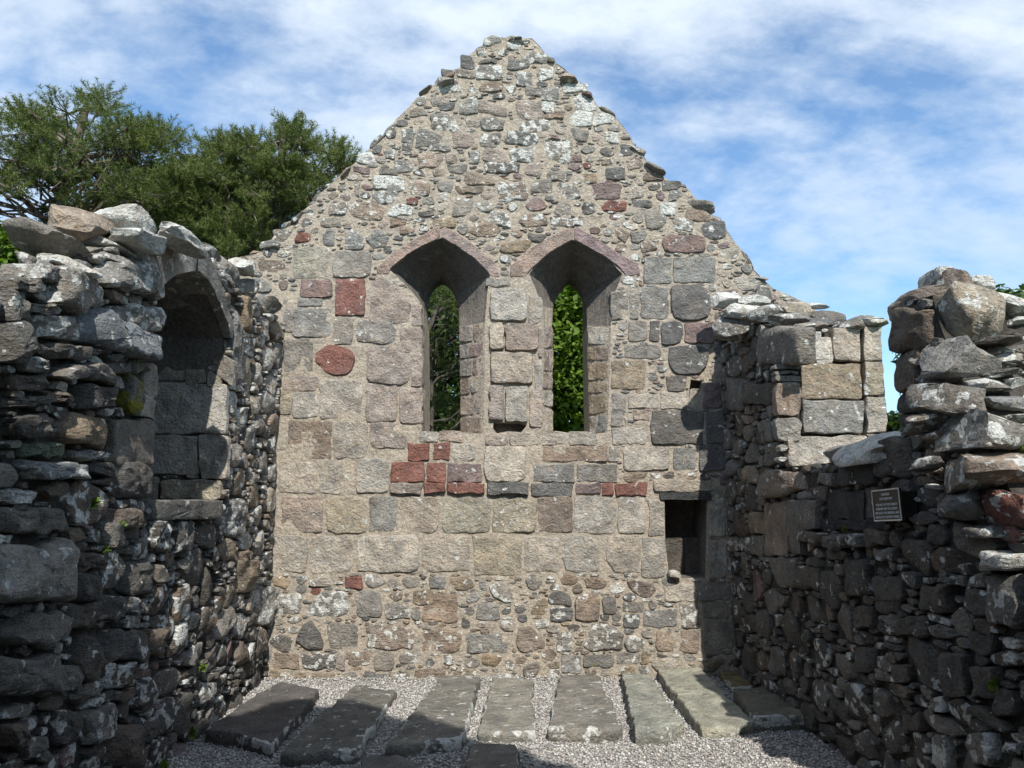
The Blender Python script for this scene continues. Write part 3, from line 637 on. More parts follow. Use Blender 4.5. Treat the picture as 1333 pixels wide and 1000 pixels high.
    h += hs(PG, 340, 30, 3.125, [(905, 57, 970, 96, 'E', li), (876, 105, 916, 141, 'E', we), (815, 136, 874, 186, 'D', n_), (874, 172, 985, 235, 'E', dict(li, l=.75)), (716, 221, 836, 286, 'D', li), (880, 242, 985, 281, 'B', n_), (805, 310, 880, 376, 'E', b_),
        (886, 320, 1000, 382, 'P', n_), (694, 370, 802, 446, 'E', li), (838, 386, 890, 430, 'P', n_), (898, 388, 990, 436, 'E', b_), (893, 446, 968, 504, 'E', li), (785, 446, 868, 506, 'P', n_), (558, 430, 620, 490, 'E', b_), (570, 490, 618, 522, 'E', n_), ([(630, 505), (645, 425), (775, 475), (772, 498)], 'E', n_),
        (690, 496, 770, 526, 'E', b_), (638, 536, 750, 592, 'P', n_), (900, 516, 1000, 567, 'P', n_), (745, 576, 836, 613, 'E', n_), (910, 570, 1000, 610, 'D', li), ([(812, 658), (950, 655), (930, 625), (840, 610)], 'B', n_), (790, 666, 906, 696, 'B', n_), (460, 626, 592, 682, 'E', we), (604, 641, 686, 704, 'B', b_),
        (720, 646, 780, 690, 'E', n_), (450, 682, 562, 735, 'E', li), (590, 714, 640, 740, 'R', dict(n_, label='small red stone in the upper gable')), (505, 740, 620, 785, 'E', we), ([(760, 785), (875, 785), (860, 720), (790, 705), (755, 740)], 'E', b_), (354, 726, 490, 806, 'B', b_), (262, 730, 350, 786, 'E', li), (240, 792, 320, 830, 'E', n_), (705, 796, 792, 834, 'O', dict(n_, rr=.1)),
        ([(840, 850), (880, 872), (950, 868), (972, 845), (940, 815), (880, 812)], 'B', b_), (340, 832, 420, 918, 'E', dict(b_, rr=.2)), ([(428, 880), (450, 915), (512, 910), (515, 875), (470, 848)], 'E', n_), (250, 846, 300, 905, 'E', n_), (140, 851, 206, 893, 'R', dict(n_, label='maroon rubble stone at the left slope')), (52, 842, 126, 890, 'E', n_), (930, 770, 1000, 822, 'E', li), (965, 650, 1000, 714, 'E', li), (395, 526, 465, 576, 'W', we),
        (455, 500, 490, 530, 'D', n_), (510, 440, 552, 468, 'D', b_), (380, 650, 405, 710, 'E', n_), (690, 300, 740, 340, 'P', n_), (720, 330, 790, 360, 'D', b_), (600, 350, 675, 382, 'E', n_), (880, 150, 960, 166, 'D', n_), (735, 190, 785, 222, 'D', n_), (530, 560, 615, 612, 'E', n_), (500, 520, 548, 555, 'E', b_), (355, 590, 440, 612, 'M', n_),
        (800, 195, 870, 225, 'E', b_), (945, 290, 1000, 314, 'D', n_), (840, 520, 890, 568, 'E', n_), (750, 535, 800, 572, 'P', n_), (480, 590, 560, 620, 'E', n_), (640, 765, 700, 784, 'D', n_), (655, 710, 705, 740, 'E', b_), (520, 795, 580, 830, 'B', n_), (570, 828, 622, 858, 'B', n_)])
    h += hs(PG, 640, 30, 2.7778, [([(100, 125), (120, 150), (228, 150), (190, 110), (120, 100)], 'E', li), (55, 60, 106, 101, 'E', li), (165, 156, 222, 206, 'E', we), (85, 172, 146, 230, 'E', li), ([(262, 255), (350, 250), (345, 222), (300, 212), (258, 232)], 'W', we), (298, 266, 376, 318, 'W', we), (281, 321, 364, 372, 'W', we), ([(368, 370), (466, 366), (430, 330), (376, 318)], 'W', we), (180, 288, 226, 322, 'W', we),
        (85, 282, 186, 353, 'P', n_), (68, 356, 206, 400, 'E', li), (35, 388, 161, 440, 'D', li), (190, 431, 291, 512, 'E', dict(li, l=.7)), (70, 451, 166, 506, 'E', li), (0, 505, 102, 546, 'D', li), (15, 576, 127, 642, 'B', li), (135, 566, 221, 616, 'E', b_), ([(236, 620), (260, 645), (322, 632), (315, 600), (275, 586)], 'E', b_), (205, 541, 321, 571, 'G', n_),
        (345, 581, 464, 641, 'M', n_), (392, 646, 486, 678, 'R', dict(n_, label='red stone above the right window')), ([(308, 690), (376, 690), (378, 655), (340, 645)], 'D', n_), ([(80, 715), (130, 737), (205, 733), (200, 695), (120, 675), (85, 682)], 'B', b_), (215, 706, 380, 735, 'B', li), (0, 682, 66, 736, 'E', li), (276, 481, 322, 502, 'M', n_), (276, 506, 324, 533, 'M', n_), (385, 521, 482, 571, 'D', n_), (545, 852, 560, 870, 'E', n_),
        (756, 722, 845, 780, 'D', dict(li, l=.4)), (655, 711, 726, 751, 'E', li), ([(440, 775), (480, 795), (502, 760), (470, 740), (440, 745)], 'B', n_), (605, 651, 664, 700, 'E', we), (555, 672, 636, 746, 'E', n_), (532, 541, 620, 573, 'B', n_), (35, 786, 136, 831, 'O', dict(n_, rr=.12)), (0, 342, 46, 388, 'E', b_), (0, 396, 28, 440, 'D', n_), (330, 545, 378, 580, 'O', n_), (500, 756, 556, 790, 'E', b_), (130, 765, 196, 792, 'D', n_), (542, 795, 600, 830, 'B', b_),
        (190, 320, 260, 348, 'B', n_), (40, 135, 130, 165, 'E', n_), (118, 232, 182, 266, 'E', n_), (180, 234, 245, 284, 'E', b_), (408, 396, 455, 416, 'W', we), (410, 416, 464, 434, 'W', we), (640, 610, 690, 645, 'E', n_), (620, 572, 686, 606, 'D', dict(li, l=.35)), (700, 676, 786, 714, 'B', n_), (515, 640, 600, 668, 'D', n_), (205, 408, 250, 424, 'M', n_), (30, 840, 66, 870, 'E', li), (500, 590, 555, 636, 'P', n_), (290, 700, 300, 705, 'E', n_)])
    return h
def pal_gable(rng, u, v, big):
    r = rng.uniform()
    if v < 1.35: c = rng.choice(['E', 'B', 'D', 'G', 'T', 'E', 'O']); l = rng.choice([.3, .45, .65, .35])
    else: c = rng.choice(['E', 'G', 'B', 'D', 'P', 'M', 'E', 'D', 'T']); l = rng.choice([.2, .35, .5, .7, .3])
    if r < .02: c = 'R'
    return c, l, .1 if v < .35 else 0
ledge_y = PG.px(666, 640)[1]
g_holes = [h[0] for h in holes]
# the arch heads keep their ring free of rubble
AL_o = Z(340, 280, 3.125, (470, 240), (473, 216), (560, 142), (640, 92), (728, 42)); AL_i = Z(340, 280, 3.125, (520, 240), (528, 218), (600, 160), (660, 127), (728, 95))
AR_o = Z(340, 280, 3.125, (734, 42), (800, 80), (880, 136), (958, 198), (968, 252)); AR_i = Z(340, 280, 3.125, (734, 95), (800, 131), (870, 181), (915, 225), (934, 252))
BL_o = Z(640, 280, 3.125, (75, 252), (75, 212), (150, 142), (230, 97), (329, 44)); BL_i = Z(640, 280, 3.125, (142, 250), (155, 228), (230, 160), (275, 133), (329, 102))
BR_o = Z(640, 280, 3.125, (335, 44), (420, 92), (520, 160), (597, 202), (603, 240)); BR_i = Z(640, 280, 3.125, (335, 102), (400, 137), (480, 187), (520, 218), (548, 250))
rings = [PG.pxs(a + b[::-1]) for a, b in ((AL_o, AL_i), (AR_o, AR_i), (BL_o, BL_i), (BR_o, BR_i))]
for k, (a, b, c) in enumerate(((AL_o, AL_i, (.335, .265, .235)), (AR_o, AR_i, (.33, .262, .235)), (BL_o, BL_i, (.315, .255, .225)), (BR_o, BR_i, (.30, .225, .215)))):
    arch_stone(PG, PG.pxs(a), PG.pxs(b), .022, .20, c, gable, 40 + k)
masonry(PG, [g_outer], g_holes + rings, hand_gable(),
        [(.09, .15, .05, .09, 2500, .12, .02), (.05, .09, .03, .055, 5000, .15, .03), (.035, .08, .010, .018, 6000, .10, .04), (.02, .045, .008, .014, 2500, .2, .05)],
        gable, 5, cell=.010, gap=.010, grow=1.14, quiet=[PG.pxs([(345, 746), (866, 746), (866, 640), (640, 640), (640, 380), (345, 380)]), PG.pxs([(640, 640), (796, 640), (796, 360), (640, 360)])], palette=pal_gable, proud=(.006, .018), amp=.010, tilt=.08, maxobj=300)
# verge stones on the slopes of the gable
rng = np.random.default_rng(21)
def top_rubble(path3, root, rng, size, cols, l, n_per_m, drop=.02, jitter=.04, nm='coping_stone', sub=2, back=(0, 1, 0), spread=.3):
    P = [np.array(p) for p in path3]
    for a, b in zip(P[:-1], P[1:]):
        ln = np.linalg.norm(b - a); k = max(1, int(ln * n_per_m)); ang = math.atan2(b[2] - a[2], math.hypot(b[0] - a[0], b[1] - a[1]))
        yaw = math.atan2(b[1] - a[1], b[0] - a[0])
        for i in range(k):
            t = (i + rng.uniform(.1, .9)) / k; s = rng.uniform(*size)
            c = a + (b - a) * t + np.array(back) * rng.uniform(-.02, spread) + rng.normal(0, jitter, 3) * .5; c[2] -= drop
            V, F = boulder_geo(c, (s * rng.uniform(1, 1.9), s * rng.uniform(.9, 1.4), s * rng.uniform(.35, .8)), (rng.uniform(-.2, .2), -ang * rng.uniform(.2, 1.0) + rng.normal(0, .15), yaw + rng.normal(0, .3)), rng, sub)
            link_mesh(nm, V, F, M_STONE, root, V.mean(0), np.array((*colour(rng.choice(cols), rng), rng.choice(l))), np.array((0, .6, rng.uniform(), 1)))
lp = [PG.to3(u, v, -.02) for u, v in g_left0[2:]]; rp_ = [PG.to3(u, v, -.02) for u, v in g_right0[::-1] + [PG.px(1030, 389), PG.px(1060, 401)]]
for pth, cs in ((lp, ['E', 'D', 'E', 'B', 'E']), (rp_, ['E', 'D', 'E', 'B', 'M', 'E'])):
    top_rubble(pth, gable, rng, (.08, .17), cs, [.2, .5, .35], 6.5, .015, .04, nm='coping_stone', sub=3, spread=.06)
    top_rubble(pth, gable, rng, (.10, .2), cs, [.2, .5, .35], 3.5, -.005, .05, nm='coping_stone', sub=2, back=(0, 1, 0), spread=.45)
top_rubble([PG.to3(u, v, -.02) for u, v in PG.pxs([(628, 56), (655, 50), (690, 55), (722, 84)])], gable, rng, (.08, .14), ['E', 'D', 'D'], [.2, .6], 9, .01, .03, nm='coping_stone', sub=3, spread=.1)
# jamb stones on the splays of the lancets
def jamb(front, back, ia, ib, c, root, seed, courses, side):
    rng = np.random.default_rng(seed)
    f0, b0 = np.array(front[ia]), np.array(back[ia]); f1, b1 = np.array(front[ib]), np.array(back[ib])
    A0, B0, A1, B1 = PG.to3(*f0, -.02), PG.to3(*b0, -SL + .01), PG.to3(*f1, -.02), PG.to3(*b1, -SL + .01)
    cuts_ = np.sort(np.concatenate([[0, 1], (np.arange(1, courses) + rng.uniform(-.2, .2, courses - 1)) / courses]))
    for t0, t1 in zip(cuts_[:-1], cuts_[1:]):
        split = [0, rng.uniform(.4, .65), 1] if rng.uniform() < .6 else [0, 1]
        for s0, s1 in zip(split[:-1], split[1:]):
            def Q(s, t): return (A0 * (1 - t) + A1 * t) * (1 - s) + (B0 * (1 - t) + B1 * t) * s
            q = [Q(s0 + .015, t0 + .012), Q(s1 - .015, t0 + .012), Q(s1 - .015, t1 - .012), Q(s0 + .015, t1 - .012)]
            ce = sum(q) / 4; U = (q[1] - q[0]); U /= np.linalg.norm(U); V_ = q[3] - q[0]; V_ -= U * (V_ @ U); V_ /= np.linalg.norm(V_)
            pn = Panel(ce, U, V_)
            if pn.N[0] * side < 0: pn = Panel(ce, -U, V_)
            pts = [((p - ce) @ pn.U, (p - ce) @ pn.V) for p in q]
            if pts[1][0] < pts[0][0]: pts = pts[::-1]
            rpz = round_poly(pts, .12, rng, .012, 18)
            V, F = stone_geo(pn, 0, 0, [tuple(p) for p in rpz], .011, .06, 'ashlar', rng, .012, .02)
            link_mesh('jamb_stone', V, F, M_STONE, root, V.mean(0), np.array((*colour(rng.choice(c), rng), .12)), np.array((0, .8, rng.uniform(), 1)))
jamb(lw_f, lw_b, 18, 15, ['P', 'M', 'E', 'B'], gable, 61, 6, -1); jamb(lw_f, lw_b, 0, 3, ['P', 'T'], gable, 62, 5, 1)
jamb(rw_f, rw_b, 18, 15, ['E', 'T', 'O', 'B'], gable, 63, 6, -1); jamb(rw_f, rw_b, 0, 3, ['T', 'P'], gable, 64, 5, 1)
# slate lintel and inner shelf block of the square recess
def block(name, x0, x1, y0, y1, z0, z1, c, root, seed, l=.1, amp=.008, label=None):
    rng = np.random.default_rng(seed); pn = Panel(((x0 + x1) / 2, y0, (z0 + z1) / 2), (1, 0, 0)); a, b = (x1 - x0) / 2, (z1 - z0) / 2
    rpz = round_poly([(-a, -b), (a, -b), (a, b), (-a, b)], .1, rng, .006, 20)
    V, F = stone_geo(pn, 0, 0, [tuple(p) for p in rpz], .0, y1 - y0, 'ashlar', rng, amp, .02)
    o = link_mesh(name, V, F, M_STONE, root, V.mean(0), np.array((*colour(c, rng), l)), np.array((0, .8, rng.uniform(), 1)))
    if label: o['label'] = label
    return o
ax0, az0 = aum[0]; ax1, az1 = PG.px(920, 648); zm = PG.px(890, 703)[1]
block('lintel_stone', PG.px(859, 645)[0], PG.px(925, 645)[0], -.03, .4, az1 - .02, PG.px(890, 641)[1], 'K', gable, 71, 0, label='dark slate lintel over the square recess')
block('stone', ax0 - .02, (ax0 + ax1) / 2 + .03, .36, .48, az0 - .02, zm, 'd', gable, 72); block('stone', (ax0 + ax1) / 2 + .035, ax1 + .02, .32, .48, az0 - .02, zm + .01, 'd', gable, 73)

# ================================================================== LEFT WALL
DX = .035
PL = Panel((-2.42, 0, 0), (-DX, 1, 0))
left = empty('left_wall', (-2.8, -2.5, 0), 'ruined left side wall of dark lichen spotted rubble with a pointed arched recess', 'stone wall')
l_top = PL.pxs([(372, 428), (352, 404), (316, 384), (288, 352), (266, 326), (240, 314), (205, 304), (160, 316), (110, 332), (60, 346), (25, 366), (-10, 376)])
zl = l_top[-1][1]
l_outer = [(.02, -.2), (.02, l_top[0][1] - .03)] + l_top + [(-4.9, zl), (-6.0, 2.5), (-7.6, 2.45), (-7.6, -.2)]
niche = PL.pxs([(188, 652), (287, 652), (295, 520), (294, 440), (280, 398), (266, 366), (250, 354), (226, 357), (208, 369), (201, 390), (195, 520)])
def ldrop(u, v, t): return .62 * t * max(0, min(1, (-2.5 - u) / .6)) * (1 if v > 1.5 else 0)
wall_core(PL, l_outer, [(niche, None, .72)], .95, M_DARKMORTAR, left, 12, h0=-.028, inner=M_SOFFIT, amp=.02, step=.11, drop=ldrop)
Yf = PL.to3(*PL.px(291, 560))[1]
def hand_left():
    r = dict(prof='rubble', rr=.2, proud=.055, amp=.034, tilt=.18, back=.14, cut=3); j = dict(proud=.03, rr=.1)
    h = hs(PL, 0, 400, 4.545, [
        ([(412, 150), (430, 195), (640, 262), (838, 325), (882, 180), (650, 70), (560, 12), (470, 8), (415, 60)], 'S', dict(r, l=.35, proud=.12)), (130, 50, 405, 188, 'E', dict(r, l=.65)), ([(175, 270), (240, 300), (425, 300), (425, 230), (230, 215), (130, 185), (135, 240)], 'd', dict(r, l=.3)), (75, 292, 240, 388, 'e', dict(r, l=.4)),
        ([(265, 410), (440, 425), (650, 470), (665, 430), (545, 335), (300, 345)], 'e', dict(r, m=.35, proud=.09)), (435, 466, 690, 592, 'd', dict(r, l=.15, proud=.07)), ([(705, 580), (760, 635), (800, 600), (825, 480), (800, 375), (720, 385)], 'e', dict(r, m=.75, l=.2)), ([(826, 500), (880, 545), (910, 520), (912, 345), (850, 335), (822, 400)], 'G', dict(j, l=.2)),
        ([(800, 640), (880, 672), (896, 550), (830, 500), (815, 590)], 'G', j), ([(290, 755), (430, 810), (640, 840), (655, 680), (560, 640), (400, 620), (350, 680)], 'O', dict(r, l=.25, m=.15, c2=1)), (652, 658, 884, 940, 'e', dict(j, l=.05)), (12, 392, 245, 482, 'd', dict(r, l=.15)), (40, 632, 270, 770, 'd', r), (110, 815, 335, 890, 'g', dict(r, m=.15)),
        ([(75, 960), (150, 1000), (490, 1040), (480, 990), (420, 940), (200, 900), (90, 890)], 'S', dict(r, l=.55, proud=.1)), (0, 532, 262, 598, 'd', dict(r, rr=.4)), (210, 505, 402, 562, 'b', dict(r, rr=.4)), (402, 850, 576, 900, 'S', dict(r, l=.4)), (-60, 85, 78, 350, 'd', dict(r, proud=.1)), (640, 0, 905, 130, 'E', dict(r, l=.75, proud=.09)), (450, 230, 620, 280, 'd', dict(r, rr=.4)), (620, 262, 730, 315, 'e', dict(r, rr=.4, l=.4)), (630, 315, 725, 395, 'e', dict(r, l=.3)), (730, 300, 830, 378, 'e', dict(r, m=.5))])
    h += hs(PL, 0, 240, 2.5, [([(300, 330), (420, 352), (484, 378), (480, 290), (440, 250), (330, 242), (300, 285)], 'E', dict(r, l=.55, proud=.1)), ([(122, 385), (230, 420), (325, 400), (325, 355), (230, 280), (160, 272)], 'E', dict(r, l=.5, proud=.08)), (0, 335, 58, 450, 'e', r), (0, 308, 98, 348, 'e', r), (98, 262, 150, 310, 'E', dict(r, l=.5)), (70, 390, 150, 425, 'e', dict(r, m=.3))])
    h += hs(PL, 0, 640, 2.777, [(-90, 56, 240, 146, 'e', dict(r, l=.2, m=.08)), ([(-120, 400), (60, 410), (220, 400), (250, 180), (215, 155), (120, 205), (-120, 185)], 'G', dict(r, l=.3, m=.06, proud=.13)), ([(10, 560), (130, 566), (262, 520), (262, 480), (170, 435), (60, 440), (-40, 500)], 'e', dict(r, l=.3, proud=.1)), (-100, 592, 175, 738, 'e', dict(r, l=.3, proud=.09)), (176, 622, 250, 716, 'e', dict(r, l=.2)),
        ([(236, 640), (250, 685), (350, 680), (372, 610), (320, 535), (270, 530)], 'd', dict(r, l=.1, proud=.08)), (356, 112, 420, 210, 'e', dict(r, l=.15)), ([(252, 730), (270, 768), (346, 720), (345, 690), (260, 700)], 'e', dict(r, l=.5)), (356, 618, 456, 714, 'b', dict(r, l=.65)), ([(468, 780), (490, 806), (520, 800), (575, 690), (566, 650), (500, 670)], 'd', dict(r, l=.65)), (290, 772, 412, 908, 'e', dict(r, l=.5)), (462, 816, 556, 906, 'd', dict(r, l=.5)),
        (332, 226, 426, 356, 'd', dict(r, l=.55)), (432, 252, 530, 370, 'd', dict(r, l=.2)), (256, 222, 322, 290, 'b', r), (232, 292, 350, 400, 'd', r), (526, 106, 596, 214, 'd', dict(r, l=.75)), (372, 66, 486, 140, 'b', r), (350, 500, 490, 618, 'd', dict(r, l=.3)), (492, 492, 576, 600, 'b', dict(r, l=.2)), (172, 790, 272, 922, 'd', dict(r, l=.4)), (60, 892, 162, 980, 'e', dict(r, l=.3)), (0, 842, 70, 930, 'b', r), (382, 842, 496, 1000, 'b', r), (330, 380, 450, 470, 'd', dict(r, l=.45)), (440, 380, 496, 440, 'e', dict(r, l=.6)), (225, 405, 330, 500, 'd', r)])
    h += hs(PL, 0, 0, 1, [([(188, 677), (276, 675), (276, 651), (188, 651)], 'e', dict(proud=.07, rr=.05, l=.3, back=.3)), ([(190, 720), (215, 720), (214, 678), (190, 679)], 'd', dict(r, l=.7)), ([(222, 722), (250, 720), (250, 679), (223, 679)], 'd', dict(r, l=.6)), ([(143, 650), (186, 650), (186, 600), (143, 600)], 'd', r),
        ([(328, 815), (350, 815), (352, 762), (330, 765)], 'E', dict(r, l=.7)), ([(304, 775), (330, 770), (330, 728), (305, 730)], 'O', dict(r, l=.2)), ([(288, 700), (312, 702), (316, 650), (292, 650)], 'E', dict(r, l=.6)), ([(303, 740), (330, 742), (332, 716), (305, 718)], 'B', r), ([(298, 500), (310, 502), (310, 390), (299, 380)], 'E', dict(r, l=.2)), ([(312, 430), (326, 432), (328, 388), (313, 385)], 'O', dict(r, l=.2))])
    return h
NEARL = PL.px(187, 560)[0]
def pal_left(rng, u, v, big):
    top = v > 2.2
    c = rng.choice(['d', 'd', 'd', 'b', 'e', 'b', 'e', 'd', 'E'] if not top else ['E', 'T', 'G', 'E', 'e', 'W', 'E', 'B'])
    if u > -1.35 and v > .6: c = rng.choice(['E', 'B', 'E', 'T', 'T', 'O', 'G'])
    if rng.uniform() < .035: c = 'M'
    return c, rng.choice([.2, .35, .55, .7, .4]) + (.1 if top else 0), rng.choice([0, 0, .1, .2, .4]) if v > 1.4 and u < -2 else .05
LO = Z(0, 240, 2.5, (400, 245), (425, 205), (480, 185), (560, 178), (628, 184)); LI = Z(0, 240, 2.5, (492, 372), (502, 345), (525, 318), (560, 296), (620, 284))
LO2 = Z(0, 240, 2.5, (636, 186), (668, 235), (706, 330), (738, 430), (748, 500)); LI2 = Z(0, 240, 2.5, (628, 286), (660, 312), (700, 392), (722, 450), (735, 500))
ringsL = [PL.pxs(LO + LI[::-1]), PL.pxs(LO2 + LI2[::-1])]
arch_stone(PL, PL.pxs(LO), PL.pxs(LI), .05, .40, 'G', left, 50, .45); arch_stone(PL, PL.pxs(LO2), PL.pxs(LI2), .045, .40, 'E', left, 51, .3)
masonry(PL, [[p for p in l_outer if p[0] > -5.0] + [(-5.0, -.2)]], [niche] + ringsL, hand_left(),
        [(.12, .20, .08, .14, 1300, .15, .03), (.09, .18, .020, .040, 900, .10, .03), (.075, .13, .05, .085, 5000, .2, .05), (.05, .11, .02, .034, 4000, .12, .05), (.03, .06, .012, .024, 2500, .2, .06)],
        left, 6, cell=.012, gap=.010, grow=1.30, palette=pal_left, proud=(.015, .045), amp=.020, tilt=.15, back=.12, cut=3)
# ashlar of the far jamb inside the recess
PJ = Panel((0, Yf - .025, 0), (1, 0, 0))
PAL['N'] = (.46, .43, .385)
JS = hs(PJ, 0, 240, 2.5, [(478, 505, 618, 640, 'N', {}), ([(625, 560), (760, 660), (762, 580), (700, 536), (628, 540)], 'E', dict(rr=.2, amp=.02)), (602, 602, 670, 652, 'Y', dict(rr=.15)), (673, 606, 722, 662, 'Y', dict(rr=.15)), (462, 646, 738, 812, 'N', dict(rr=.06)), (455, 816, 644, 945, 'N', dict(rr=.06)), (648, 816, 742, 960, 'N', dict(rr=.1, amp=.02)), (520, 962, 722, 1026, 'Y', dict(rr=.15)),
    (440, 950, 516, 1026, 'T', {}), (636, 500, 732, 546, 'E', {}), (570, 490, 632, 520, 'E', {}), (480, 400, 590, 486, 'E', {}), (595, 300, 725, 486, 'E', dict(rr=.08)), (480, 290, 590, 396, 'E', {})])
masonry(PJ, [PJ.pxs(Z(0, 240, 2.5, (430, 1026), (748, 1026), (748, 280), (430, 280)))], [], JS, [(.03, .06, .015, .03, 800, .2, .05)], left, 7, gap=.012, grow=1.2, palette=lambda r, u, v, b: (r.choice(['e', 'E', 'T']), .15, 0), proud=(.012, .02), small_h=0, nm='recess_stone', stuff='recess_pinning_stones', back=.05)
rng = np.random.default_rng(31)
def boulder_px(x0, y0, x1, y1, t, dd, c, root, l=.3, m=0., rot=(0, 0, 0), sub=3, nm='coping_stone', box=.55, label=None, ncut=9):
    """a loose stone seen between pixel corners, t metres from the camera along its axis, dd metres deep"""
    ce = CAM + ray((x0 + x1) / 2, (y0 + y1) / 2) * t; wd, ht = abs(x1 - x0) / FPX * t, abs(y1 - y0) / FPX * t
    V, F = boulder_geo(ce, (wd * 1.12, dd, ht * 1.15), rot, rng, 4 if sub == 3 and max(wd, dd) > .28 else sub, box, .075, ncut)
    o = link_mesh(nm, V, F, M_STONE, root, V.mean(0), np.array((*colour(c, rng, .06), l)), np.array((m, .7, rng.uniform(), 1)))
    if label: o['label'] = label
    return o
for a in ((26, 303, 112, 334, 3.95, .4, 'E', .25, (0, .2, .1)), (60, 278, 138, 318, 4.2, .4, (.36, .30, .24), .25, (0, .12, -.1)), (130, 272, 206, 304, 4.35, .35, 'W', .85, (0, .18, .1)), (150, 300, 205, 322, 4.3, .3, 'W', .8, (0, .1, 0)), (205, 302, 258, 322, 4.75, .5, 'W', .85, (0, .2, 0)), (70, 322, 150, 344, 4.15, .3, 'E', .4, (0, .05, 0)), (100, 312, 170, 332, 4.3, .3, 'W', .6, (0, .1, 0)),
          (252, 318, 282, 338, 5.9, .35, 'E', .7, (0, .5, 0)), (280, 340, 308, 362, 6.35, .3, 'E', .4, (0, .6, 0)), (306, 362, 336, 384, 6.75, .35, 'E', .45, (0, .5, .2)), (334, 384, 362, 408, 7.2, .35, 'E', .4, (0, .5, .2)), (300, 340, 330, 356, 6.6, .3, 'W', .7, (0, .3, .1)), (36, 338, 62, 358, 3.9, .3, 'E', .4, (0, .1, 0)), (-20, 360, 30, 384, 3.5, .4, 'E', .3, (0, .1, 0)), (-90, 356, 10, 384, 3.6, .5, 'e', .3, (0, .1, 0)),
          (20, 352, 60, 372, 3.65, .3, 'W', .6, (0, .1, 0)), (60, 340, 120, 360, 3.8, .3, 'W', .5, (0, .15, 0)), (175, 312, 215, 328, 4.5, .3, 'E', .5, (0, .1, 0))):
    boulder_px(*a[:7], left, a[7], 0, a[8])
lt3 = [PL.to3(u, v - .05 - ldrop(u, v, .75), -.45) for u, v in l_top[::-1]]
top_rubble(lt3, left, rng, (.12, .24), ['E', 'e', 'B', 'W'], [.4, .6, .8], 5, .02, .08, sub=2, back=(-1, 0, 0), spread=.35)

# ================================================================== RIGHT WALL
PR = Panel((2.20, 0, 0), (DX, -1, 0))
right = empty('right_wall', (2.6, -2.2, 0), 'broken right side wall in deep shade with a gap for a window and a tall jagged stub', 'stone wall')
r_top = PR.pxs([(932, 402), (965, 414), (1000, 424), (1018, 428)])
uj = r_top[-1][0]; us = PR.px(1172, 560)[0]; ub = PR.px(1252, 430)[0]
zs = 1.93
r_outer = [(-.02, -.2), (6.9, -.2), (6.9, 1.40), (ub + .44, 1.42), (ub + .20, 1.74), (ub + .08, 2.0), (ub - .06, 2.3), (ub - .2, 2.6)] + PR.pxs([(1210, 384), (1195, 388), (1168, 398)]) + [(us, 2.05), (us - .3, 2.0), (us - .7, zs), (uj + .03, zs), (uj + .02, 2.4), r_top[-1]] + r_top[::-1][1:]
r_outer = [r_outer[0]] + r_outer[1:]
def rdrop(u, v, t): return .35 * t * max(0, min(1, (u - us) / .15)) * max(0, v - 1.8) / 1.0 * .6
wall_core(PR, r_outer, [], .82, M_DARKMORTAR, right, 13, h0=-.018, amp=.02, step=.11, drop=rdrop)
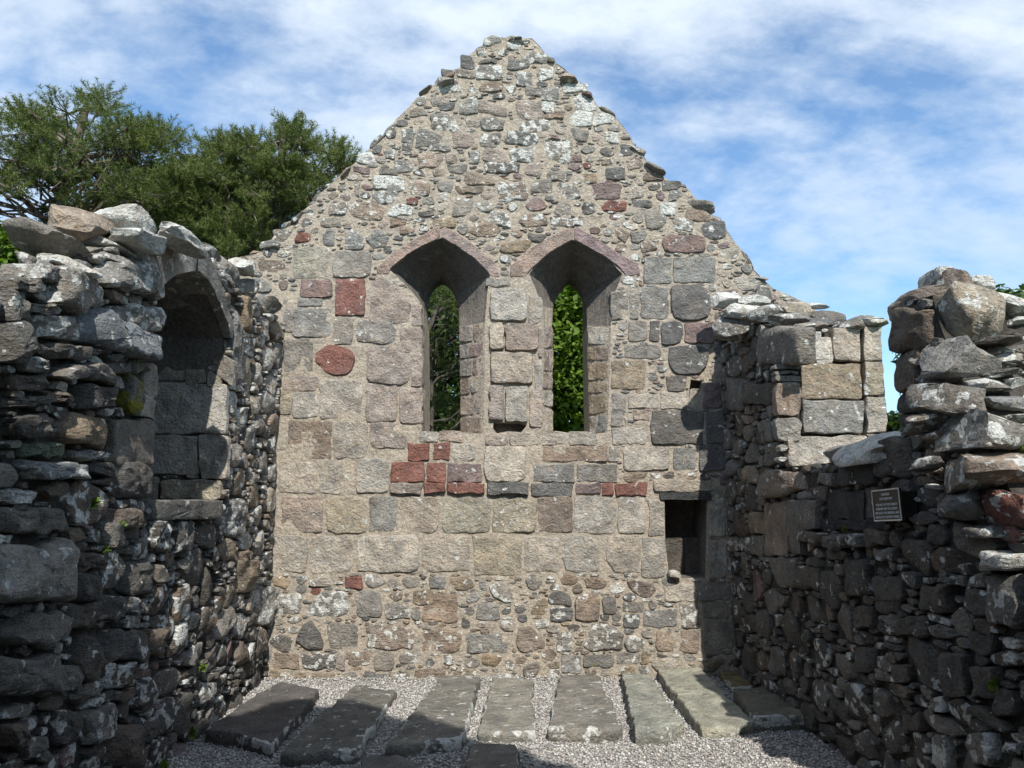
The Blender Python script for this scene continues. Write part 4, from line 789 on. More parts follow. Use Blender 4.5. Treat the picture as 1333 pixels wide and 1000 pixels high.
def hand_right():
    r = dict(prof='rubble', rr=.18, proud=.035, amp=.018, tilt=.1, back=.12, cut=1)
    h = hs(PR, 960, 560, 4.545, [([(165, 395), (290, 395), (440, 350), (445, 250), (340, 245), (240, 218), (185, 250)], 'B', dict(r, l=.25, proud=.08)), (168, 420, 300, 748, 'B', dict(rr=.1, proud=.01, amp=.02)), ([(362, 740), (420, 740), (400, 600), (500, 585), (500, 408), (320, 406), (305, 450), (335, 600)], 'e', dict(proud=.05, rr=.1, amp=.015)), (606, 172, 826, 325, 'K', dict(proud=.02, rr=.06)), (832, 90, 1000, 270, 'd', dict(r)),
        (526, 352, 748, 528, 'K', dict(proud=-.01, rr=.06)), (506, 530, 880, 592, 'K', dict(proud=.0, rr=.05, lam=1.5)), (752, 335, 840, 520, 'd', dict(proud=-.01, rr=.1)), ([(380, 640), (470, 670), (560, 680), (560, 620), (420, 590), (385, 595)], 'b', dict(r, l=.55, proud=.09)), (562, 612, 690, 702, 'e', dict(r, l=.35, proud=.09)), (692, 618, 790, 682, 'e', dict(r, l=.6, proud=.09)), (792, 596, 912, 692, 'b', dict(r, proud=.05)),
        (32, 216, 122, 305, 'O', r), (80, 482, 166, 620, 'O', dict(r, proud=.02)), (196, 756, 376, 932, 'e', r), (642, 762, 800, 962, 'd', dict(r, l=.3)), (836, 872, 1000, 1010, 'd', r), (372, 802, 500, 942, 'd', dict(r, l=.3)), (840, 700, 945, 760, 'e', dict(r, l=.35)), (450, 250, 600, 320, 'e', dict(r, l=.3)), (115, 0, 220, 75, 'd', r), (90, 625, 165, 740, 'e', r)])
    h += hs(PR, 1113, 700, 3.333, [(105, 170, 200, 335, 'd', r), (290, 202, 440, 330, 'd', r), ([(488, 310), (560, 342), (650, 330), (640, 250), (560, 205), (490, 205)], 'd', dict(r, l=.55)), (612, 152, 760, 380, 'e', dict(r, l=.5, proud=.07)), (612, 62, 760, 146, 'W', dict(r, l=.7, proud=.12)), (386, 492, 500, 692, 'd', r), (520, 552, 640, 700, 'd', r), (600, 650, 720, 770, 'd', r), (352, 852, 440, 1040, 'e', dict(r, l=.85)), (512, 836, 616, 982, 'e', dict(r, l=.8)), (672, 880, 732, 946, 'e', dict(r, l=.8)),
        (520, 156, 590, 215, 'e', dict(r, l=.5)), (346, 690, 406, 760, 'e', dict(r, l=.6)), (200, 342, 330, 430, 'd', r), (20, 470, 100, 590, 'd', dict(r, l=.15)), (425, 170, 500, 215, 'e', dict(r, l=.4)), (385, 150, 425, 205, 'e', dict(r, l=.5)), (180, 550, 250, 640, 'd', r), (0, 300, 100, 390, 'd', r), (220, 760, 310, 850, 'd', r), (520, 410, 620, 500, 'd', r), (-30, 95, 78, 250, 'd', dict(r, l=.25))])
    h += hs(PR, 900, 340, 2.7778, [(262, 238, 396, 378, 'e', dict(r, l=.3, proud=.06)), (130, 420, 200, 540, 'e', r), (200, 440, 300, 520, 'd', r), (240, 580, 310, 660, 'e', r), (265, 660, 330, 740, 'e', r)])
    h += hs(PR, 1150, 340, 2.7778, [(50, 170, 180, 330, 'b', dict(r, proud=.05)), (60, 330, 150, 470, 'b', dict(r, proud=.04)), (0, 640, 110, 780, 'd', r), (210, 835, 350, 935, 'e', dict(r, l=.35)), (160, 680, 240, 760, 'B', dict(r, l=.2)), (165, 570, 250, 610, 'e', r)])
    return h
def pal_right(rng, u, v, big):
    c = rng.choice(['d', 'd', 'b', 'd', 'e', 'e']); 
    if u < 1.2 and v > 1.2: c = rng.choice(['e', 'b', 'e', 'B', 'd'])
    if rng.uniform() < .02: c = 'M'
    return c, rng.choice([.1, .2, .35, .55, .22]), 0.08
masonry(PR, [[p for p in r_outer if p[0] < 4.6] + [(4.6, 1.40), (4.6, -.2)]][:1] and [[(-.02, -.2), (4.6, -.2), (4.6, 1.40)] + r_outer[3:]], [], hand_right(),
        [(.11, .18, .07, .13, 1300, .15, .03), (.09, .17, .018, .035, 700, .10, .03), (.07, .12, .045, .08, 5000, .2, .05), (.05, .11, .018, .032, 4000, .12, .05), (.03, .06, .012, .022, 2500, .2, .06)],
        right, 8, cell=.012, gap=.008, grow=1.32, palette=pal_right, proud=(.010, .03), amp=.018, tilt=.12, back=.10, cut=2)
# sunlit window reveal
Yr = PR.to3(uj, 0)[1]
PV = Panel((0, Yr - .06, 0), (1, 0, 0))
rv = dict(rr=.08, proud=.016, shrink=1.0, l=.25)
RV = hs(PV, 900, 340, 2.7778, [(510, 242, 608, 362, 'T', rv), (616, 238, 684, 360, 'T', dict(rv, proud=.03)), (396, 372, 614, 498, (.285, .25, .195), rv), (622, 364, 690, 488, 'Y', dict(rv, proud=.03)), (400, 502, 622, 624, 'G', rv), (630, 492, 700, 622, 'T', dict(rv, proud=.03)), (352, 632, 636, 744, 'T', dict(rv, rr=.12, amp=.02)), (396, 258, 466, 356, 'W', dict(rv, rr=.2)), (448, 278, 508, 374, 'W', dict(rv, rr=.2)),
    (308, 440, 392, 560, 'B', dict(rr=.25, amp=.03)), (308, 566, 396, 650, 'G', dict(rr=.25, amp=.03)), (300, 372, 392, 392, 'E', dict(rr=.3)), (300, 396, 390, 412, 'E', dict(rr=.3)), (306, 416, 392, 434, 'E', dict(rr=.3))])
masonry(PV, [PV.pxs(Z(900, 340, 2.7778, (305, 744), (700, 744), (694, 238), (320, 246)))], [], RV, [(.03, .06, .012, .03, 900, .2, .05)], right, 9, gap=.012, grow=1.2, palette=lambda r, u, v, b: (r.choice(['E', 'T', 'W']), .3, 0), proud=(.012, .02), small_h=0, nm='reveal_stone', stuff='reveal_pinning_stones', back=.09)
rng = np.random.default_rng(33)
for a in ((940, 398, 1000, 418, 6.9, .35, 'W', .75), (975, 400, 1020, 420, 6.6, .3, 'E', .6), (1010, 391, 1050, 418, 6.6, .28, (.42, .38, .31), .3), (1000, 412, 1060, 426, 6.3, .3, 'E', .5), (1048, 415, 1086, 430, 6.3, .25, 'D', .3), (1035, 420, 1075, 432, 6.1, .2, 'E', .3), (960, 384, 1000, 402, 7.3, .3, 'W', .8), (925, 382, 962, 402, 7.35, .25, 'W', .8), (985, 370, 1004, 400, 7.5, .25, 'E', .4), (930, 410, 975, 440, 6.9, .2, 'E', .5), (1078, 424, 1110, 436, 6.2, .5, 'E', .5), (1112, 420, 1146, 430, 6.15, .4, 'W', .5)):
    boulder_px(*a[:7], right, a[7])
top_rubble([PR.to3(u, v, -.12) for u, v in r_top], right, rng, (.10, .18), ['E', 'W', 'D', 'E'], [.4, .6, .8], 7, -.01, .05, sub=3, back=(1, 0, 0), spread=.25)
top_rubble([PR.to3(u, v - .02, -.5) for u, v in r_top], right, rng, (.12, .22), ['E', 'W', 'D', 'E'], [.4, .6, .8], 6, -.02, .08, sub=2, back=(1, 0, 0), spread=.3)
# sill slabs in the gap, then the jagged stub with its broken end towards the camera
boulder_px(1104, 566, 1180, 600, 4.75, .7, 'W', right, .75, 0, (0, -.33, 0), 3, 'sill_stone'); boulder_px(1090, 580, 1130, 604, 5.2, .7, 'E', right, .5, 0, (0, -.2, 0), 3, 'sill_stone')
C_ = (1150, 340, 2.7778)
def bz(x0, y0, x1, y1, t, dd, c, l=.3, m=0., rot=(0, 0, 0), label=None, ncut=9):
    (a, b), (c_, d) = Z(*C_, (x0, y0), (x1, y1)); boulder_px(a, b, c_, d, t, dd, c, right, min(.95, l + .12), m, rot, 3, 'rubble_stone', .42, label, ncut)
for a in ((178, 112, 388, 305, 4.05, .5, (.34, .295, .235), .3, 0., (0, .05, .1)), (90, 115, 215, 240, 4.25, .5, 'B', .1, 0., (0, 0, 0)), (140, 300, 352, 430, 3.98, .45, 'E', .2, 0., (0, .1, .1)), (135, 45, 225, 120, 4.3, .3, 'E', .6), (205, 30, 310, 135, 4.15, .3, 'B', .35), (290, 55, 378, 130, 4.35, .35, 'W', .8), (310, 122, 440, 195, 4.2, .4, 'W', .85, 0., (0, .2, 0)), (385, 190, 440, 214, 4.2, .3, 'E', .6), (385, 210, 500, 270, 4.2, .4, 'E', .6), (425, 270, 472, 312, 4.15, .3, 'W', .6),
          (300, 288, 420, 318, 4.0, .4, 'D', .2), (330, 316, 420, 352, 4.02, .3, 'E', .3), (410, 308, 530, 360, 4.05, .4, 'E', .45), (365, 345, 450, 382, 3.98, .3, 'E', .4), (330, 380, 450, 405, 3.95, .3, 'E', .3), (320, 400, 440, 430, 3.9, .3, 'D', .5), (440, 360, 540, 400, 4.0, .3, 'E', .6), (440, 400, 530, 425, 3.95, .3, 'W', .6), (280, 425, 412, 492, 3.85, .35, 'E', .7), (405, 430, 500, 480, 3.9, .3, 'E', .55),
          (290, 485, 452, 545, 3.82, .35, 'S', .25, 0., (0, .1, 0)), (445, 480, 540, 525, 3.85, .3, 'W', .7), (150, 445, 290, 570, 3.85, .4, 'e', .35, 0., (0, .25, .1)), (425, 525, 540, 560, 3.8, .3, 'W', .7), (230, 562, 452, 695, 3.72, .5, 'E', .5, 0., (0, .12, .1)), (410, 555, 530, 600, 3.75, .3, 'E', .5), (430, 590, 540, 650, 3.72, .35, 'W', .75), (245, 690, 540, 830, 3.58, .5, 'B', .42, 0., (0, -.05, .1)),
          (365, 830, 560, 955, 3.5, .4, 'R', .3, 0., (0, 0, 0), 'brick-red boulder low in the broken end of the wall'), (430, 958, 580, 1040, 3.45, .35, 'R', .08, 0., (0, 0, 0), 'lower brick-red boulder at the frame edge'), (210, 840, 355, 935, 3.66, .3, 'e', .4), (320, 950, 430, 1000, 3.55, .3, 'e', .4), (160, 430, 250, 460, 3.98, .3, 'D', .2), (100, 560, 240, 620, 3.95, .3, 'e', .2)):
    bz(*a)
acc = Acc()
for k in range(150):
    x = rng.uniform(1200, 1345); y = rng.uniform(400, 640); t = 4.22 - (y - 400) / 240 * .46 + rng.uniform(-.05, .12)
    ce = CAM + ray(x, y) * t; s = rng.uniform(.06, .14)
    V, F = boulder_geo(ce, (s * 1.5, s * 1.3, s * rng.uniform(.2, .6)), (rng.normal(0, .1), rng.normal(0, .15), rng.uniform(0, 3)), rng, 2)
    acc.add(V, F, np.array((*colour(rng.choice(['E', 'e', 'D', 'B']), rng), rng.choice([.2, .4, .6]))), np.array((0, .6, rng.uniform(), 1)))
o = acc.build('rubble_pinning_stones', M_STONE, right); o['kind'] = 'stuff'

# ================================================================== WEST GABLE (behind the camera; it throws the shade on the floor)
west = empty('west_gable_wall', (0, -8.3, 0), 'west gable wall of the chapel standing behind the viewer', 'stone wall')
PW = Panel((-.1, -7.95, 0), (-1, 0, 0))
wall_core(PW, [(-3.3, -.2), (3.3, -.2), (3.3, 3.9), (.25, 6.75), (-.2, 6.75), (-3.2, 3.9)], [], .8, M_MORTAR, west, 15, 0, None, .03, .3)

# ================================================================== GRAVE SLABS
PF = Panel((0, 0, 0), (1, 0, 0), (0, 1, 0))
SLAB_OUT = []
def slab(px, zt, c, label, seed, l=.3, m=.05, tl=0.0):
    rng = np.random.default_rng(seed); c = tuple(np.array(c) * 1.85); l = l * .72
    pts = [tuple(at_z(x, y, zt + ZF)[:2]) for x, y in px]
    A = np.array(pts); x, y = A[:, 0], A[:, 1]; ar = ((x * np.roll(y, -1) - np.roll(x, -1) * y).sum())
    if ar < 0: pts = pts[::-1]
    rpz = round_poly(pts, .08, rng, .03, 52); ce = np.mean(rpz, 0)
    SLAB_OUT.append([tuple(p) for p in rpz])
    pn = Panel((ce[0], ce[1], ZF), (1, 0, 0), (0, 1, 0)); pl = [(p[0] - ce[0], p[1] - ce[1]) for p in rpz]
    prof = PROFILES['ashlar']; PROFILES['slab'] = ((1.01, -1), (1.025, .1), (1.03, .40), (1.028, .72), (1.012, .92), (.985, .985), (.94, 1.0), (.84, 1.0), (.68, 1.0), (.5, 1.0), (.3, 1.0), (.12, 1.0))
    V, F = stone_geo(pn, 0, 0, pl, zt, .06, 'slab', rng, .012, .012, 3.2)
    cc = np.tile(np.array((*colour(c, rng, .04), l)), (len(V), 1)); n_ = len(pl); sd = rng.uniform(0, 90)
    for r_ in range(2, 6):
        for i_ in range(n_):
            v_ = V[r_ * n_ + i_]; q_ = mn.noise(Vector((v_[0] * 2.2, v_[1] * 2.2, sd))) + (.25 if pl[i_][1] < 0 else -.1) + (.12 if pl[i_][0] > 0 else -.1)
            cc[r_ * n_ + i_, 3] = min(.95, l + max(0, q_) * 1.5)
    o = link_mesh('grave_slab', V, F, M_STONE, None, np.array((ce[0], ce[1], ZF)), cc, np.array((m, .35, rng.uniform(), 1)))
    tag(o, label, 'grave slab', 'grave slabs lying on the gravel floor'); return o
SG = (.125, .12, .108); SLc = (.185, .18, .15)
slab([(363, 888), (416, 896), (354, 968), (310, 955), (266, 947)], .095, (.075, .072, .07), 'wide dark grave slab beside the left wall', 1, .22)
slab([(464, 889), (515, 896), (466, 977), (365, 980)], .085, (.10, .098, .09), 'dark grave slab speckled with white lichen, second from the left wall', 2, .42)
slab([(575, 881), (624, 880), (606, 945), (600, 960), (505, 968)], .095, (.125, .12, .105), 'pale edged grave slab with a thick layered front, below the left window', 3, .4)
slab([(642, 882), (692, 887), (696, 950), (660, 952), (623, 950)], .08, (.15, .148, .132), 'grey grave slab directly below the pier between the windows', 4, .33)
slab([(730, 876), (779, 877), (807, 947), (715, 949)], .09, (.135, .132, .122), 'grey grave slab with a white lichened front edge, below the right window', 5, .36)
slab([(809, 874), (846, 877), (858, 895), (889, 940), (860, 950), (827, 949), (818, 910)], .10, SLc, 'narrow grave slab with a yellow moss patch at its head', 6, .26, .22)
slab([(856, 870), (910, 868), (978, 937), (950, 944), (912, 945)], .095, (.21, .205, .165), 'long olive grey grave slab crossed by the wall shadow', 7, .16)
slab([(955, 897), (1015, 891), (1071, 930), (981, 932)], .11, (.115, .11, .088), 'short thick grave slab in shade beside the right wall', 8, .12)
slab([(931, 870), (959, 866), (996, 889), (955, 894)], .07, (.13, .11, .06), 'small brown mossy slab in the far right corner', 9, .08, .25)
slab([(612, 969), (672, 969), (676, 1012), (606, 1012)], .09, (.11, .105, .095), 'flat broken slab in the front at the bottom of the picture, middle', 10, .12)
slab([(474, 984), (520, 983), (543, 992), (548, 1015), (462, 1015)], .07, (.10, .095, .088), 'low rounded stone in the front gravel before the dark slabs', 11, .15)
# gravel
rng = np.random.default_rng(44)
n = 62000; gx = rng.uniform(-2.55, 2.5, n); gy = rng.uniform(-3.9, .02, n) ** 1; 
keep = np.ones(n, bool)
for s in SLAB_OUT:
    A = np.array(s); c = A.mean(0); keep &= ~inpoly(gx, gy, [tuple((p - c) * 1.0 + c) for p in A])
keep &= (gx > -2.45 - DX * gy) & (gx < 2.22 - DX * gy)
gx, gy = gx[keep], gy[keep]; n = len(gx)
bv, bf = ico(1); bf = np.array(bf)
rad = rng.uniform(.005, .0112, n); sc = rng.uniform(.7, 1.3, (n, 3)); sc[:, 2] *= .7; th = rng.uniform(0, 6.28, n)
vj = bv[None] * (1 + rng.uniform(-.22, .22, (n, 12, 1))) * sc[:, None] * rad[:, None, None]
cx_ = vj[..., 0] * np.cos(th)[:, None] - vj[..., 1] * np.sin(th)[:, None]; cy_ = vj[..., 0] * np.sin(th)[:, None] + vj[..., 1] * np.cos(th)[:, None]
vz_ = ZF + np.array([.02 * mn.noise(Vector((a * 1.3, b * 1.3, 3))) for a, b in zip(gx, gy)]) + rad * rng.uniform(.2, .9, n)
edge = np.maximum(0, .2 + gy) * .06                                     # banked a little against the gable
VV = np.stack([cx_ + gx[:, None], cy_ + gy[:, None], vj[..., 2] + (vz_ + edge)[:, None]], -1).reshape(-1, 3)
FF = (bf[None] + (np.arange(n) * 12)[:, None, None]).reshape(-1, 3)
pal = np.array([(.52, .49, .46), (.47, .42, .39), (.62, .60, .57), (.36, .33, .31), (.26, .245, .235), (.50, .43, .39), (.68, .66, .63), (.42, .40, .38)])
gc = pal[rng.integers(len(pal), size=n)] * np.array((.97, 1.0, .995)) * rng.uniform(.60, .90, (n, 1))
me = bpy.data.meshes.new('gravel'); me.vertices.add(len(VV)); me.vertices.foreach_set('co', VV.ravel())
me.loops.add(FF.size); me.loops.foreach_set('vertex_index', FF.ravel()); me.polygons.add(len(FF)); me.polygons.foreach_set('loop_start', np.arange(len(FF)) * 3)
me.update(calc_edges=True)
a_ = me.attributes.new('col', 'FLOAT_COLOR', 'POINT'); a_.data.foreach_set('color', np.repeat(np.concatenate([gc, np.ones((n, 1))], 1), 12, 0).ravel().astype(np.float32))
me.materials.append(M_GRAVEL); o = bpy.data.objects.new('gravel', me); COL.objects.link(o); tag(o, 'pale pinkish pea gravel between the grave slabs', None, None, 'stuff')

# ================================================================== PLAQUE
mt = plain('plaque_olive', (.035, .033, .026), .45); ms = plain('plaque_silver', (.50, .53, .54), .35, .6); mtx = plain('plaque_lettering', (.50, .52, .52), .5)
pc = PR.px(1177, 657.5); zc = PR.to3(pc[0], pc[1], .10)
plq = empty('information_plaque', zc, 'small dark plaque with silver rim and lettering, fixed to the shaded right wall', 'plaque')
ul, ur = PR.px(1157, 657, .1)[0], PR.px(1196, 657, .1)[0]; PW_, PH_ = abs(ur - ul), .185
roll = R(3.0); U3 = PR.U * math.cos(roll) + np.array((0, 0, 1)) * math.sin(roll); V3 = np.array((0, 0, 1)) * math.cos(roll) - PR.U * math.sin(roll)
PP = Panel(zc, U3, V3)
def pbox(name, u0, u1, v0, v1, h0, h1, mat):
    V = [PP.to3(u, v, h) for h in (h0, h1) for (u, v) in ((u0, v0), (u1, v0), (u1, v1), (u0, v1))]
    F = [(3, 2, 1, 0), (4, 5, 6, 7), (0, 1, 5, 4), (1, 2, 6, 5), (2, 3, 7, 6), (3, 0, 4, 7)]
    return link_mesh(name, V, F, mat, plq, zc, smooth=False)
a, b, t = PW_ / 2, PH_ / 2, .0075
pbox('board', -a, a, -b, b, -.008, .006, mt)
for q in ((-a, a, b - t, b), (-a, a, -b, -b + t), (-a, -a + t, -b + t, b - t), (a - t, a, -b + t, b - t)): pbox('rim', *q, .006, .010, ms)
pbox('backing', -a * .8, a * .8, -b * .8, b * .8, -.11, -.008, mt)
from mathutils import Matrix
MB_ = Matrix(((U3[0], V3[0], PP.N[0], 0), (U3[1], V3[1], PP.N[1], 0), (U3[2], V3[2], PP.N[2], 0), (0, 0, 0, 1)))
for k, (txt, v, sz) in enumerate((('CHANCEL', .062, .020), ('13TH CENTURY', .036, .020), ('THE PART OF THE CHURCH', .002, .0185), ('RESERVED FOR THE CLERGY.', -.022, .0185), ('REPLACED THE ORIGINAL AND', -.046, .0185), ('SMALLER 12TH CENTURY CHANCEL.', -.070, .0185))):
    cu = bpy.data.curves.new('lettering', 'FONT'); cu.body = txt; cu.size = sz; cu.align_x = 'CENTER'; cu.extrude = .0006; cu.offset = .0004
    to = bpy.data.objects.new('tmp', cu); COL.objects.link(to); bpy.context.view_layer.update()
    me = bpy.data.meshes.new_from_object(to.evaluated_get(bpy.context.evaluated_depsgraph_get())); bpy.data.objects.remove(to)
    w_ = max(1e-3, max(x.co.x for x in me.vertices) - min(x.co.x for x in me.vertices)); lim = PW_ * (.86 if k > 1 else .9); s = min(1, lim / w_)
    for x in me.vertices: x.co = (x.co.x * s, x.co.y + v - sz * .3, x.co.z + .0072)
    me.name = 'lettering'; me.materials.clear(); me.materials.append(mtx); me.transform(MB_)
    o = bpy.data.objects.new('lettering', me); COL.objects.link(o); o.parent = plq; o.location = (0, 0, 0)

# the loose white stone on the sill of the square recess
V, F = boulder_geo(PG.to3(*PG.px(877, 747), .04), (.13, .12, .095), (0, 0, .2), np.random.default_rng(3), 3)
o = link_mesh('loose_stone', V, F, M_STONE, None, V.mean(0), np.array((.55, .52, .45, .3)), np.array((0, .5, .3, 1))); tag(o, 'small loose pale stone on the left corner of the square recess sill', 'stone')

# ================================================================== TREES
def tube(acc, path, r0, r1, k=6):
    P = [np.array(p, float) for p in path]; n = len(P); V = []
    for i, p in enumerate(P):
        d = P[min(i + 1, n - 1)] - P[max(i - 1, 0)]; d /= (np.linalg.norm(d) + 1e-9); a = np.cross(d, (0.3, 1, .1)); a /= np.linalg.norm(a); b = np.cross(d, a)
        r = r0 + (r1 - r0) * i / (n - 1)
        for j in range(k): t = j * 2 * math.pi / k; V.append(p + (a * math.cos(t) + b * math.sin(t)) * r)
    F = [(i * k + j, i * k + (j + 1) % k, (i + 1) * k + (j + 1) % k, (i + 1) * k + j) for i in range(n - 1) for j in range(k)]
    acc.add(np.array(V), F, np.array((1, 1, 1, 1)), np.array((0, 0, 0, 1)))
def bent(a, b, rng, k=5, wob=.12, sag=0.0):
    a, b = np.array(a, float), np.array(b, float); ln = np.linalg.norm(b - a); out = []
    for i in range(k + 1):
        t = i / k; out.append(a + (b - a) * t + rng.normal(0, wob * ln * .25, 3) * math.sin(math.pi * t) + np.array((0, 0, sag * ln * (t * t - t))))
    return out
def mesh_tris(name, T, mat, parent, origin):
    n = len(T); me = bpy.data.meshes.new(name); V = T.reshape(-1, 3) - np.array(origin)
    me.vertices.add(n * 3); me.vertices.foreach_set('co', V.ravel()); me.loops.add(n * 3); me.loops.foreach_set('vertex_index', np.arange(n * 3)); me.polygons.add(n); me.polygons.foreach_set('loop_start', np.arange(n) * 3)
    me.update(calc_edges=True); me.materials.append(mat); o = bpy.data.objects.new(name, me); COL.objects.link(o); o.parent = parent; o.location = (0, 0, 0); return o
def unit(a): return a / (np.linalg.norm(a, axis=-1, keepdims=True) + 1e-9)
def needle_tufts(C, D, rng, per, ln, wd):
    """bottle-brush shoots: C centres, D axis directions"""
    n = len(C); t = rng.uniform(-1.0, 1.1, (n, per)); c = C[:, None] + D[:, None] * (t * ln * 1.15)[..., None]
    rd = unit(rng.normal(size=(n, per, 3))); rd = rd - D[:, None] * (rd * D[:, None]).sum(-1, keepdims=True); rd = unit(rd)
    dr = unit(rd * 1.0 + D[:, None] * rng.uniform(.35, 1.1, (n, per))[..., None])
    sd = unit(np.cross(dr, rng.normal(size=(n, per, 3)))) * wd * .5; e = c + dr * (ln * rng.uniform(.7, 1.1, (n, per)))[..., None]
    return np.stack([c - sd, c + sd, e], 2).reshape(-1, 3, 3)
def in_px_poly(poly, n, rng):
    A = np.array(poly); lo, hi = A.min(0), A.max(0); out = []
    while len(out) < n:
        x, y = rng.uniform(lo[0], hi[0], 400), rng.uniform(lo[1], hi[1], 400); k = inpoly(x, y, poly); out += list(zip(x[k], y[k]))
    return out[:n]
def pine(label, base, trunk, poly, Yc, dY, pads, tufts, seed, padr, mat, ln=.08, per=40, wd=.008, limbs=(), tr=.22, bark=None, br0=.03):
    rng = np.random.default_rng(seed); root = empty('pine_tree', base, label, 'pine tree', 'pine trees behind the ruin'); wood = Acc()
    tp = [np.array(p) for p in trunk]; tube(wood, tp, tr, tr * .35, 9)
    C, D = [], []
    tz = np.array([p[2] for p in tp]); 
    pd = in_px_poly(poly, pads, rng)
    for (x, y) in pd:
        Y = Yc + rng.uniform(-dY, dY); c = at_y(x, y, Y); r = padr * rng.uniform(.65, 1.25)
        za = c[2] - rng.uniform(.2, 1.0); za = min(max(za, tz[0] + .4 * (tz[-1] - tz[0])), tz[-1]); k = np.interp(za, tz, np.arange(len(tp))); i = int(min(k, len(tp) - 2)); st = tp[i] + (tp[i + 1] - tp[i]) * (k - i)
        br = bent(st, c, rng, 6, .25, .15); tube(wood, br, br0, .008, 5)
        m = max(4, int(tufts * (r / padr) ** 2)); d = unit(rng.normal(size=(m, 3))); rr = r * rng.uniform(.2, 1, m) ** .5
        p = c + d * rr[:, None] * np.array((1, 1, .42)); ax = unit(d * np.array((1, 1, .4)) + np.array((0, 0, .75)))
        C.append(p); D.append(ax)
        for q in p[:: 6]: tube(wood, bent(c, q, rng, 2, .1), .012, .006, 3)
    for l in limbs: tube(wood, l[0], l[1], l[2], 7)
    C, D = np.concatenate(C), np.concatenate(D)
    mesh_tris('needles', needle_tufts(C, D, rng, per, ln, wd), mat, root, base)
    wood_o = wood.build('trunk', bark or M_BARK, root); return root
def leafy(label, base, poly, Yc, dY, n, seed, mat, size, clump=40, cr=.55, tr=.16, group='broadleaf trees behind the ruin', name='broadleaf_tree', ztop=None):
    rng = np.random.default_rng(seed); root = empty(name, base, label, 'tree', group); wood = Acc()
    nc = n // clump; P = in_px_poly(poly, nc, rng); cen = np.array([at_y(x, y, Yc + rng.uniform(-dY, dY)) for x, y in P])
    top = cen.mean(0); tube(wood, bent(base, top, rng, 6, .08), tr, tr * .4, 8)
    for c in cen[:: max(1, nc // 60)]: tube(wood, bent(np.array(base) * .35 + top * .65, c, rng, 5, .2), .04, .012, 5)
    C = np.repeat(cen, clump, 0); d = unit(rng.normal(size=C.shape)); C = C + d * (cr * rng.uniform(.3, 1, len(C)) ** .6)[:, None] * np.array((1.15, 1.15, .6))
    nrm = unit(d * .6 + rng.normal(0, .5, C.shape) + np.array((0, 0, .7))); a = unit(np.cross(nrm, rng.normal(size=C.shape))); b = np.cross(nrm, a)
    s = (size * rng.uniform(.6, 1.3, len(C)))[:, None]
    tip = C + a * s - nrm * s * .25; l = C + b * s * .55; r_ = C - b * s * .55; st = C - a * s * .8
    T = np.concatenate([np.stack([st, l, tip], 1)[:, None], np.stack([st, tip, r_], 1)[:, None]], 1)       # two halves share the midrib
    V = np.stack([st, l, tip, r_], 1).reshape(-1, 3) - np.array(base); k = np.arange(len(C)) * 4
    me = bpy.data.meshes.new('leaves'); me.vertices.add(len(V)); me.vertices.foreach_set('co', V.ravel())
    FF = np.stack([np.stack([k, k + 1, k + 2], 1), np.stack([k, k + 2, k + 3], 1)], 1).reshape(-1, 3)
    me.loops.add(FF.size); me.loops.foreach_set('vertex_index', FF.ravel()); me.polygons.add(len(FF)); me.polygons.foreach_set('loop_start', np.arange(len(FF)) * 3); me.update(calc_edges=True); me.materials.append(mat)
    o = bpy.data.objects.new('leaves', me); COL.objects.link(o); o.parent = root
    wood.build('trunk', M_BARKG, root); return root
YA = 4.5
def ay(x, y, Y=YA): return at_y(x, y, Y)
polyA = [(-90, 170), (0, 150), (25, 145), (60, 135), (78, 122), (92, 150), (110, 122), (132, 118), (148, 148), (175, 152), (190, 165), (218, 158), (242, 182), (272, 180), (290, 210), (280, 270), (250, 315), (110, 325), (70, 260), (40, 215), (-30, 260), (-90, 280)]
bA = np.array((-8.0, YA, -.06))
pine('large spreading pine tree behind the left wall, its crown against the sky at far left', bA, [bA, ay(60, 560), ay(70, 380), ay(72, 290), ay(85, 240), ay(98, 195), ay(112, 140)], polyA, YA, 1.3, 100, 46, 101, .46, M_NEEDLE, .085, 42, .0095,
     [([ay(85, 240), ay(120, 222), ay(165, 205), ay(200, 232), ay(232, 240), ay(275, 238)], .09, .03), ([ay(98, 200), ay(70, 175), ay(52, 160)], .05, .02), ([ay(72, 300), ay(30, 260), ay(-5, 240)], .06, .02)], .17)
polyC = [(250, 250), (275, 195), (290, 172), (312, 168), (340, 190), (362, 165), (374, 148), (388, 152), (400, 172), (418, 182), (440, 184), (464, 194), (472, 215), (440, 245), (410, 270), (380, 290), (345, 322), (300, 345), (268, 320)]
YC = 3.6; bC = np.array((at_y(345, 500, YC)[0], YC, -.06))
pine('pine tree with a pale slanting trunk, close behind the left slope of the gable', bC, [bC, ay(343, 400, YC), ay(346, 320, YC), ay(352, 270, YC), ay(362, 225, YC), ay(372, 160, YC)], polyC, YC, 1.0, 80, 46, 102, .36, M_NEEDLE, .08, 42, .009,
     [([ay(350, 285, YC), ay(325, 270, YC), ay(300, 262, YC)], .05, .02), ([ay(356, 250, YC), ay(400, 250, YC), ay(440, 225, YC)], .05, .015), ([ay(348, 300, YC), ay(318, 318, YC), ay(290, 300, YC)], .04, .015)], .11)
polyD = [(440, 350), (480, 330), (560, 330), (640, 345), (670, 400), (660, 520), (640, 620), (470, 620), (430, 480)]
YD = 5.0; bD = np.array((at_y(556, 600, YD)[0], YD, -.06))
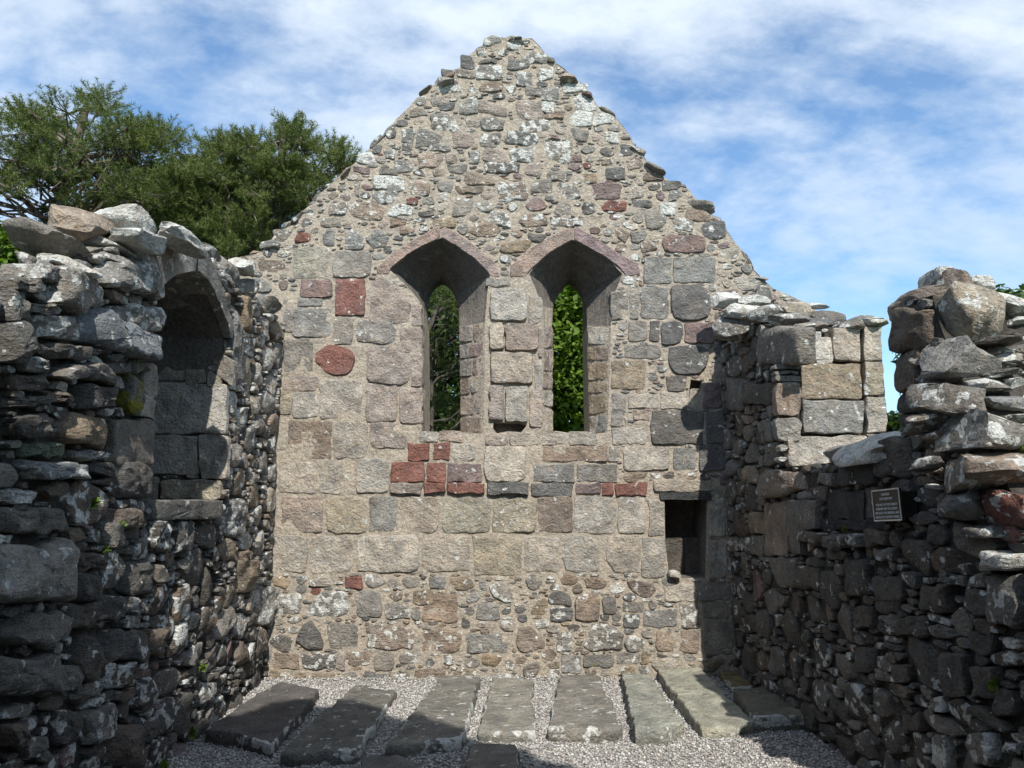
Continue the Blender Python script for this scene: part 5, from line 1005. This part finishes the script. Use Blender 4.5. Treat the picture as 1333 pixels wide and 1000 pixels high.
pine('pine tree with bare curved limbs seen through the left lancet window', bD, [bD, ay(560, 520, YD), ay(556, 440, YD), ay(566, 410, YD), ay(578, 380, YD), ay(584, 340, YD)], polyD, YD, 1.3, 74, 40, 103, .42, M_NEEDLE_D, .085, 42, .0095,
     [([ay(558, 420, YD), ay(575, 402, YD), ay(592, 395, YD), ay(606, 380, YD)], .04, .02), ([ay(545, 520, YD), ay(570, 492, YD), ay(600, 482, YD)], .035, .015)], .085, M_BARKG, .016)
leafy('dark dense broadleaf tree filling the gap between the two pines', (-6.4, 7.5, -.06), [(180, 240), (250, 215), (330, 240), (352, 300), (345, 360), (200, 360), (130, 320)], 7.5, 1.5, 26000, 111, M_LEAF_D, .08, 50, .6)
leafy('bright green bush at the far left edge behind the left wall', (-10.0, 4.6, -.06), [(-120, 330), (-60, 300), (0, 300), (28, 318), (34, 345), (40, 380), (-120, 400)], 4.6, .9, 9000, 112, M_LEAF, .075, 40, .4, .08)
leafy('dark broadleaf tree behind the pine in the left window', (-1.2, 9.5, -.06), [(430, 400), (500, 360), (600, 350), (680, 380), (680, 640), (430, 640)], 9.5, 1.5, 30000, 113, M_LEAF_D, .085, 50, .7)
leafy('sunlit green sycamore tree seen through the right lancet window', (1.6, 4.5, -.06), [(660, 390), (700, 340), (760, 330), (830, 350), (870, 420), (860, 560), (820, 640), (690, 640), (650, 520)], 4.5, 1.2, 48000, 114, M_LEAF, .06, 60, .42)
leafy('broadleaf tree behind the jagged stub of the right wall', (6.5, 3.5, -.06), [(1190, 470), (1196, 440), (1250, 395), (1300, 378), (1345, 385), (1420, 400), (1440, 560), (1200, 620), (1188, 520)], 3.5, .9, 14000, 115, M_LEAF_D, .085, 36, .34)
leafy('low dark bush seen through the gap in the right wall', (5.2, 6.0, -.06), [(1120, 550), (1150, 543), (1190, 545), (1200, 620), (1110, 620)], 6.0, .5, 3500, 116, M_LEAF_D, .08, 36, .3, .06, name='bush')

# ================================================================== WEEDS rooted in the walls and at their foot
def weed(px, py, pan, h, label, seed, n=16, s=.03):
    n = int(n * 2.2); s *= .55
    rng = np.random.default_rng(seed); p0 = pan.to3(*pan.px(px, py), h); T = []; p = p0
    for k in range(n):
        p = p0 + rng.normal(0, .45 * s, 3)
        d = unit(rng.normal(size=3) + pan.N * .9 + np.array((0, 0, .5))); ln = s * rng.uniform(.7, 1.5); e = p + d * ln * 1.6; a = unit(np.cross(d, rng.normal(size=3))) * ln * .5
        m_ = p + d * ln * .8; T += [np.stack([p, m_ - a, e]), np.stack([p, e, m_ + a])]
    p = p0; T = np.array(T); me = bpy.data.meshes.new('weed'); V = T.reshape(-1, 3) - p; me.from_pydata(V.tolist(), [], [(i, i + 1, i + 2) for i in range(0, len(V), 3)]); me.materials.append(M_WEED)
    o = bpy.data.objects.new('weed', me); COL.objects.link(o); o.location = p; tag(o, label, 'weed', 'small green weeds in the walls')
weed(350, 868, PL, .04, 'largest green weed, low in the corner where left wall meets gable', 1, 34, .045); weed(352, 835, PL, .04, 'green weed just above the corner weed', 2, 14, .03); weed(107, 655, PL, .06, 'bright weed in the left wall left of the recess sill', 3, 24, .03); weed(145, 684, PL, .05, 'small weed right of the square grey stone below the recess', 4, 12, .025)
weed(126, 716, PL, .05, 'tiny weed above a lichened stone in the left wall', 5, 8, .025); weed(253, 870, PL, .04, 'weed low in the dark middle of the left wall', 6, 14, .035); weed(240, 955, PL, .05, 'weed at the foot of the left wall beside the wide slab', 7, 22, .04); weed(202, 1000, PL, .05, 'yellowish weed at the foot of the left wall in the bottom corner', 8, 24, .04)
weed(221, 442, PJ, .03, 'weed inside the arched recess', 9, 12, .03); weed(1308, 890, PR, .05, 'weed on the shaded right wall near the bottom right', 10, 16, .03); weed(1298, 586, PR, -.15, 'weed on the broken end of the right wall', 11, 14, .03); weed(1110, 690, PR, .05, 'weed on the small ledge below the black stones', 12, 12, .025)
